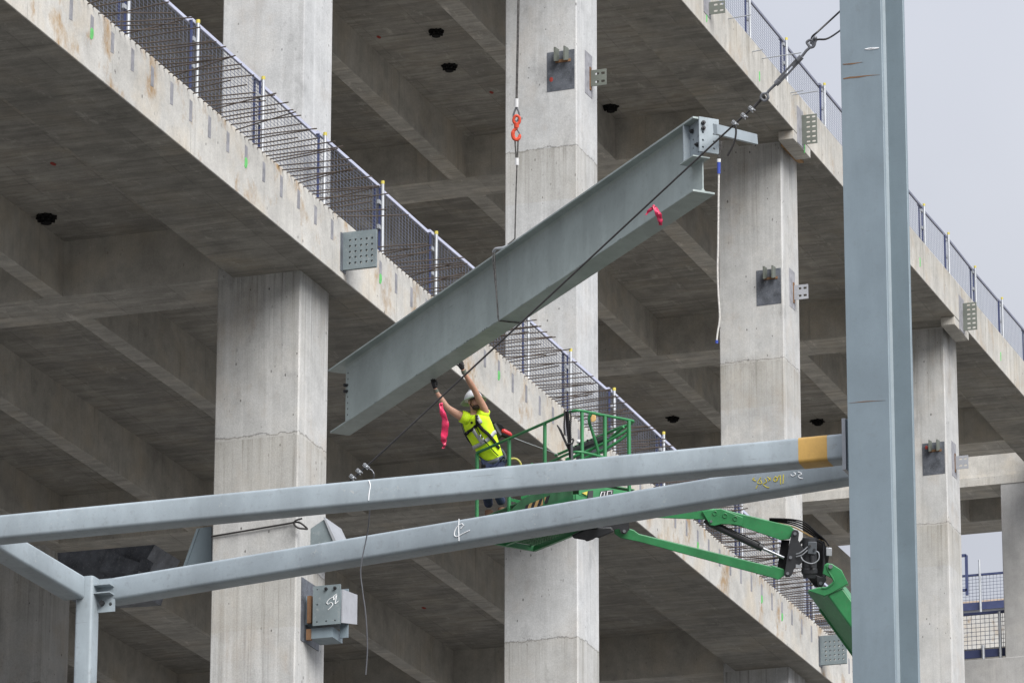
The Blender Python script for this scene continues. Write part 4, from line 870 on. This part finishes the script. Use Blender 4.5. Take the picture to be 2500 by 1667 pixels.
# ------------------------------------------------------------------ the worker
DW = 68.35
wk = thing('person', bq(.95, .3, ZW), 'worker in lime vest and white helmet, both gloved hands raised to the hanging beam', 'person')
def W(x, y, k=0.): return P(x, y, DW+k)
def skin_mesh(name, mat, parent, js, es, root, sub=2):
    me = bpy.data.meshes.new(name); off = wloc(parent)
    me.from_pydata([V3(j[0])-off for j in js], es, []); me.materials.append(mat)
    o = bpy.data.objects.new(name, me); COL.objects.link(o); o.parent = parent
    o.modifiers.new('skin', 'SKIN'); sv = me.skin_vertices[0].data
    for i, j in enumerate(js): sv[i].radius = (j[1], j[1] if len(j) < 3 else j[2]); sv[i].use_root = (i == root)
    o.modifiers['skin'].use_smooth_shade = True
    m = o.modifiers.new('sub', 'SUBSURF'); m.levels = sub; m.render_levels = sub
    return o
# key joints (photo pixels, depth offset): his right arm is at left of the picture, left arm at right
shR, elR, wrR = W(1131, 1019, -.04), W(1091, 994, .0), W(1066, 957, .08)
shL, elL, wrL = W(1188, 1010, -.02), W(1158, 951, -.22), W(1133, 910, -.38)
pel, ch1, ch2, nk, hd0, hd1, hd2 = W(1204, 1128, .05), W(1180, 1075, .03), W(1160, 1028, .02), W(1157, 1006, .0), W(1156, 994, -.03), W(1158, 983, -.03), W(1160, 970, -.01)
hipR, hipL = W(1192, 1132, .06), W(1215, 1132, .02)
knR, knL = W(1186, 1192, -.12), W(1210, 1190, -.15)
anR, anL = W(1194, 1236, .12), W(1226, 1230, .0)
js = [(pel, .11), (ch1, .085), (ch2, .075), (nk, .055), (hd0, .060), (hd1, .080), (hd2, .075),
      (shR, .068), ((shR+elR)/2+UP*-.008, .056), (elR, .043), ((elR*2+wrR)/3, .045), (wrR, .028), (W(1062, 947, .08), .03),
      (shL, .068), ((shL+elL)/2, .054), (elL, .043), ((elL*2+wrL)/3, .046), (wrL, .028), (W(1129, 900, -.41), .03),
      (hipR, .085), (knR, .055), (anR, .04), (hipL, .085), (knL, .055), (anL, .04), (W(1164, 985, -.085), .016), (W(1160, 997, -.06), .035)]
es = [(0, 1), (1, 2), (2, 3), (3, 4), (4, 5), (5, 6), (2, 7), (7, 8), (8, 9), (9, 10), (10, 11), (11, 12), (2, 13), (13, 14), (14, 15), (15, 16), (16, 17), (17, 18),
      (0, 19), (19, 20), (20, 21), (0, 22), (22, 23), (23, 24), (5, 25), (4, 26)]
body = skin_mesh('body', m_skin, wk, js, es, 0)
# vest: rings along the spine, facing a quarter to the left
fr = (-FW*.80-RT*.55+UP*.02).normalized()                     # chest direction
def ring(c, upv, wx, dx, n=20, sh=0):
    upv = upv.normalized(); f = (fr-upv*fr.dot(upv)).normalized(); s_ = upv.cross(f)
    out = []
    for i in range(n):
        a = 2*math.pi*i/n; x, y = math.cos(a), math.sin(a)
        e = .82; x = math.copysign(abs(x)**e, x); y = math.copysign(abs(y)**e, y)
        out.append(c+f*(x*dx)+s_*(y*wx))
    return out
spn = [(W(1202, 1122, .05), .158, .115), (W(1199, 1112, .05), .168, .125), (W(1192, 1096, .04), .172, .13), (W(1184, 1078, .03), .182, .138), (W(1176, 1060, .03), .194, .145), (W(1168, 1043, .02), .204, .148), (W(1162, 1028, .02), .208, .14), (W(1159, 1018, .01), .20, .125), (W(1158, 1010, .01), .13, .095), (W(1157, 1006, .0), .085, .075)]
rings = []
for i, (c, a, b) in enumerate(spn):
    d = spn[min(i+1, len(spn)-1)][0]-spn[max(i-1, 0)][0]; rings.append(ring(c, d, a, b))
for i, r in enumerate(rings):                                 # folds in the cloth
    for j in range(len(r)):
        r[j] = r[j]+(r[j]-spn[i][0]).normalized()*(.010*math.sin(j*2.3+i*1.7)+.006*math.sin(i*2.9+j))
vest = MB().loft(rings, cap=False)
o = vest.build('vest', m_hivis, wk); o.modifiers.new('t', 'SOLIDIFY').thickness = .006; sb = o.modifiers.new('s', 'SUBSURF'); sb.levels = sb.render_levels = 1
vest_o = o
def surf(t, a, off=.008):
    """point on the vest: t along the spine 0..9, a angle (0 = chest centre, + towards his left)"""
    i = min(int(t), len(rings)-2); f = t-i; n = len(rings[0]); q = (a/(2*math.pi)*n) % n; j = int(q); g = q-j
    def pt(r): return rings[r][j]*(1-g)+rings[r][(j+1) % n]*g
    c = spn[i][0]*(1-f)+spn[i+1][0]*f; p = pt(i)*(1-f)+pt(i+1)*f
    return p+(p-c).normalized()*off
def strap(pts, wd, mat, name, off=.010, par=None, n=6):
    """band lying on the vest along (t, angle) points"""
    q = []
    for i in range(len(pts)-1):
        for k_ in range(n): f = k_/n; q.append((pts[i][0]*(1-f)+pts[i+1][0]*f, pts[i][1]*(1-f)+pts[i+1][1]*f))
    q.append(pts[-1]); P_ = [surf(t, a, off) for t, a in q]; C_ = [surf(t, a, off-.05) for t, a in q]
    k_ = MB(); vs = []
    for i in range(len(P_)):
        d = (P_[min(i+1, len(P_)-1)]-P_[max(i-1, 0)]).normalized(); nn = (P_[i]-C_[i]).normalized(); b = d.cross(nn).normalized()
        vs += [P_[i]-b*wd/2, P_[i]+b*wd/2]
    for i in range(len(P_)-1): k_.add([vs[2*i], vs[2*i+1], vs[2*i+3], vs[2*i+2]], [(0, 1, 2, 3)])
    o_ = k_.build(name, mat, par or wk); m_ = o_.modifiers.new('t', 'SOLIDIFY'); m_.thickness = .006; m_.offset = 0
    return o_
# shoulder caps of the vest
for nm, c0, c1, r0, r1 in (('R', ch2*.45+shR*.55, shR*.86+elR*.14, .088, .082), ('L', ch2*.45+shL*.55, shL*.84+elL*.16, .088, .080)):
    o = MB().tube([c0, (c0+c1)/2, c1], [r0*.95, r0, r1], 16, cap=False).build('sleeve', m_hivis, vest_o); o.modifiers.new('t', 'SOLIDIFY').thickness = .006
D2 = math.radians
strap([(3.0, D2(-150)), (3.0, D2(-100)), (2.9, D2(-50)), (3.0, D2(0)), (3.2, D2(40)), (3.6, D2(90)), (3.6, D2(150))], .052, m_tape, 'reflective_band', .007, vest_o)
strap([(3.1, D2(10)), (4.3, D2(4)), (5.2, D2(2))], .05, m_tape, 'reflective_band', .007, vest_o)
strap([(5.0, D2(-62)), (6.2, D2(-52)), (7.2, D2(-55))], .05, m_tape, 'reflective_band', .006, vest_o)
strap([(5.6, D2(38)), (6.6, D2(34)), (7.8, D2(36))], .05, m_tape, 'reflective_band', .006, vest_o)
hn = strap([(8.0, D2(-50)), (7.0, D2(-48)), (5.8, D2(-56)), (4.6, D2(-66)), (3.4, D2(-82)), (2.2, D2(-100))], .042, m_blackr, 'harness', .013)
strap([(8.1, D2(40)), (7.0, D2(30)), (5.8, D2(22)), (4.6, D2(34)), (3.2, D2(60)), (1.6, D2(85))], .046, m_blackr, 'harness_strap', .013, hn)
strap([(4.7, D2(-66)), (4.9, D2(-30)), (5.2, D2(0)), (5.6, D2(22))], .04, m_blackr, 'chest_strap', .014, hn)
MB().ball(surf(4.95, D2(-22), .022), .03, .03, .02).build('buckle', m_blackr, hn)
MB().ball(surf(4.0, D2(16), .02), .012, .012, .028).ball(surf(3.5, D2(20), .02), .01, .01, .024).build('buckle', m_galv, hn)
MB().tube([surf(5.6, D2(14), .016), surf(4.4, D2(16), .018), surf(3.2, D2(24), .02), surf(1.6, D2(44), .02), surf(.6, D2(60), .02)], .007, 6).build('zip_cord', m_blackr, hn)
k = MB(); c = surf(6.2, D2(4), .012); k.ball(c, .018, .018, .016); k.build('badge', m_blackr, vest_o)
# D-ring pad and self retracting lanyard on his back
bp_ = thing('lanyard_reel', W(1232, 1055, .2), 'black and red self retracting lanyard reel clipped on the back of the worker', 'lanyard')
MB().slab([W(1202, 1028, .1), W(1226, 1036, .12), W(1233, 1048, .12), W(1222, 1052, .12), W(1206, 1044, .1)], FW*.10).build('back_pad', m_blackr, bp_, bevel=.012)
MB().tube([W(1206, 1034, .12), W(1214, 1052, .12), W(1222, 1062, .12), W(1216, 1070, .12)], [.03, .045, .05, .03], 10).build('housing', m_black, bp_)
MB().tube([W(1225, 1050, .1), W(1229, 1052, .1), W(1244, 1060, .1), W(1249, 1063, .1)], [.018, .036, .034, .018], 12).build('shell', m_redp, bp_)
MB().tube([W(1226, 1059, .1), W(1245, 1067, .1)], [.04, .035], 10).build('lower_shell', m_blackr, bp_)
MB().tube(spline([W(1248, 1066, .1), W(1290, 1082, .05), W(1350, 1104, -.2), W(1362, 1110, -.25)]), .004, 5).build('lanyard_line', m_galv, bp_)
# trousers, belt, boots
tj = [(W(1204, 1124, .05), .125), (hipR, .105), ((hipR+knR)/2, .088), (knR, .075), ((knR+anR)/2, .07), (anR, .066), (hipL, .105), ((hipL+knL)/2, .088), (knL, .075), ((knL+anL)/2, .07), (anL, .066)]
tr = skin_mesh('trousers', m_denim, wk, tj, [(0, 1), (1, 2), (2, 3), (3, 4), (4, 5), (0, 6), (6, 7), (7, 8), (8, 9), (9, 10)], 0)
bc = W(1204, 1124, .05); bu = (spn[1][0]-bc).normalized()
r1 = ring(bc-bu*.045, bu, .165, .135); r2 = ring(bc+bu*.02, bu, .165, .135)
o = MB().loft([r1, r2], cap=False).build('tool_belt', m_grey, wk); o.modifiers.new('t', 'SOLIDIFY').thickness = .012
MB().slab([W(1175, 1133, -.12), W(1186, 1134, -.12), W(1186, 1150, -.12), W(1175, 1148, -.12)], FW*.06).build('pouch', m_blackr, o, bevel=.008)
MB().slab([W(1216, 1118, -.09), W(1224, 1116, -.09), W(1225, 1126, -.09), W(1217, 1128, -.09)], FW*.03).build('pouch', m_blackr, o, bevel=.006)
MB().tube(spline([W(1222, 1096, .02), W(1230, 1106, .02), W(1233, 1118, .02), W(1226, 1128, .02)]), .02, 8).build('pouch', m_grey, o)
tag(MB().tube(spline([W(1240, 1122, .3), W(1255, 1119, .3), W(1266, 1124, .3), W(1272, 1136, .3), W(1270, 1160, .3)]), .016, 8).build('air_hose', m_hose, loc=W(1255, 1119, .3)), 'dull yellow hose looping behind the worker in the basket', 'hose')
for nm, an, tx, ty in (('R', anR, 1172, 1243), ('L', anL, 1199, 1243)):
    toe = W(tx, ty, -.05+(0 if nm == 'R' else -.06)); heel = V3((an.x, an.y, toe.z)); dirn = (toe-heel).normalized()
    zf = cN.z+ZW+.002
    k = MB(); rg = []
    for f, wd, h in ((-.07, .035, .09), (-.05, .045, .13), (0, .05, .15), (.05, .048, .13), (.10, .048, .10), (.15, .052, .085), (.20, .05, .07), (.235, .035, .05), (.245, .015, .03)):
        sd = dirn.cross(Z_).normalized(); c = V3((an.x, an.y, zf+.018))+dirn*f; dirn2 = V3((dirn.x, dirn.y, 0)).normalized(); c = V3((an.x, an.y, zf+.018))+dirn2*f
        rg.append([c+sd*(wd*math.cos(a*math.pi/5))+Z_*(h*.5+h*.5*math.sin(a*math.pi/5)) for a in range(10)])
    k.loft(rg); bt = k.build('boot', m_boot, wk)
    s2 = MB(); rg = []
    for f, wd in ((-.08, .03), (-.06, .046), (.0, .05), (.06, .046), (.15, .056), (.21, .054), (.245, .035), (.255, .012)):
        c = V3((an.x, an.y, zf))+dirn2*f; rg.append([c+sd*wd+Z_*.001, c-sd*wd+Z_*.001, c-sd*wd+Z_*.024, c+sd*wd+Z_*.024])
    s2.loft(rg).build('sole', m_sole, bt)
    MB().tube([V3((an.x, an.y, zf+.12)), V3((an.x, an.y, zf+.22))], [.062, .058], 12).build('boot_shaft', m_boot, bt)
# gloves with palm, four fingers and a thumb each
def glove(wr, palm, tips, thumb, cuff0):
    ax_ = (palm-wr).normalized(); js = [(wr, .033), (wr*.4+palm*.6, .040, .028), (palm, .040, .026)]; es = [(0, 1), (1, 2)]
    for kn, md, tp in tips:
        n = len(js); js += [(kn, .0125), (md, .0115), (tp, .0095)]; es += [(2, n), (n, n+1), (n+1, n+2)]
    n = len(js); js += [(thumb[0], .014), (thumb[1], .0125), (thumb[2], .010)]; es += [(1, n), (n, n+1), (n+1, n+2)]
    g_ = skin_mesh('glove', m_glove, wk, js, es, 0, 1)
    o_ = MB().tube([cuff0, wr*.5+cuff0*.5, wr], [.037, .036, .034], 12).build('cuff', m_cuff, g_)
pR = W(1059, 938, .09)
glove(W(1063, 950, .08), pR, [(pR+UP*.035+RT*(x), pR+UP*(.062+y)+RT*(x*1.15)-FW*.012, pR+UP*(.070+y)+RT*(x*1.2)-FW*.04) for x, y in ((-.028, -.006), (-.010, .004), (.009, .002), (.026, -.010))], (pR+RT*.038-UP*.02, pR+RT*.05+UP*.015, pR+RT*.045+UP*.042), W(1066, 958, .08))
pL = W(1126, 892, -.42)
glove(W(1131, 903, -.40), pL, [(pL+UP*.03+RT*x, pL+UP*(.052+y)+RT*(x-.012)+FW*.01, pL+UP*(.05+y)+RT*(x-.03)+FW*.035) for x, y in ((-.028, -.012), (-.010, .0), (.009, .004), (.026, .0))], (pL-RT*.038+UP*.0, pL-RT*.062+UP*.012, pL-RT*.085+UP*.022), W(1134, 911, -.385))
# head: beard, glasses, helmet
hc = W(1158, 982, -.03); hf = (RT*.55-FW*.70+UP*.35).normalized(); hu = (UP*.93-RT*.10+FW*.22); hu = (hu-hf*hu.dot(hf)).normalized(); hs2 = hf.cross(hu)
MB().ball(hc+hf*.028-hu*.084, .066, .060, .034, (hf, hs2, hu), 14, 10).build('beard', m_beard, wk)
MB().ball(hc+hf*.040-hu*.012, .070, .066, .070, (hf, hs2, hu), 14, 10).ball(hc+hf*.108-hu*.008, .02, .014, .024, (hf, hs2, hu)).ball(hc+hf*.094-hu*.052, .012, .028, .008, (hf, hs2, hu)).build('face', m_skin, body)
for s_ in (-1, 1): MB().ball(hc+hs2*.085*s_-hu*.0, .022, .012, .034, (hf, hs2, hu)).build('ear', m_skin, body)
k = MB()
for s_ in (-1, 1):
    k.ball(hc+hf*.096+hs2*.033*s_+hu*.022, .012, .030, .020, (hf, hs2, hu)); k.tube([hc+hf*.09+hs2*.06*s_+hu*.025, hc+hs2*.085*s_+hu*.025], .006, 6)
k.tube([hc+hf*.105+hs2*.01+hu*.025, hc+hf*.105-hs2*.01+hu*.025], .005, 6); k.build('sunglasses', m_black, wk)
he = hc+hu*.045-hf*.012; rg = []
for f in range(9):
    a = math.pi/2*f/8; r = math.cos(a)
    rg.append([he+hf*(.138*r*math.cos(b*.2618)+.0)+hs2*(.118*r*math.sin(b*.2618))+hu*(.132*math.sin(a)+.004*math.cos(b*.2618*6)*(1-r)) for b in range(24)])
hm = MB().loft(rg, cap=True).build('helmet', m_helm, wk)
rg = []
for rr, z in ((.132, .006), (.165, -.010), (.188, -.022), (.186, -.028), (.162, -.018), (.128, -.004)):
    rg.append([he+hf*(rr*1.03*math.cos(b*.2618))+hs2*(rr*.93*math.sin(b*.2618))+hu*z for b in range(24)])
MB().loft(rg, closed=True).build('brim', m_brim, hm)
for j in (-1, 0, 1): MB().tube([he+hf*.10+hs2*.03*j+hu*.10, he+hs2*.035*j+hu*.138, he-hf*.10+hs2*.03*j+hu*.10], .008, 6).build('ridge', m_helm, hm)
MB().tube(spline([hc+hs2*.09+hu*.03, hc+hf*.02+hs2*.07-hu*.075, hc+hf*.04-hu*.11, hc+hf*.02-hs2*.07-hu*.075, hc-hs2*.09+hu*.03]), .006, 6).build('chin_strap', m_blackr, hm)
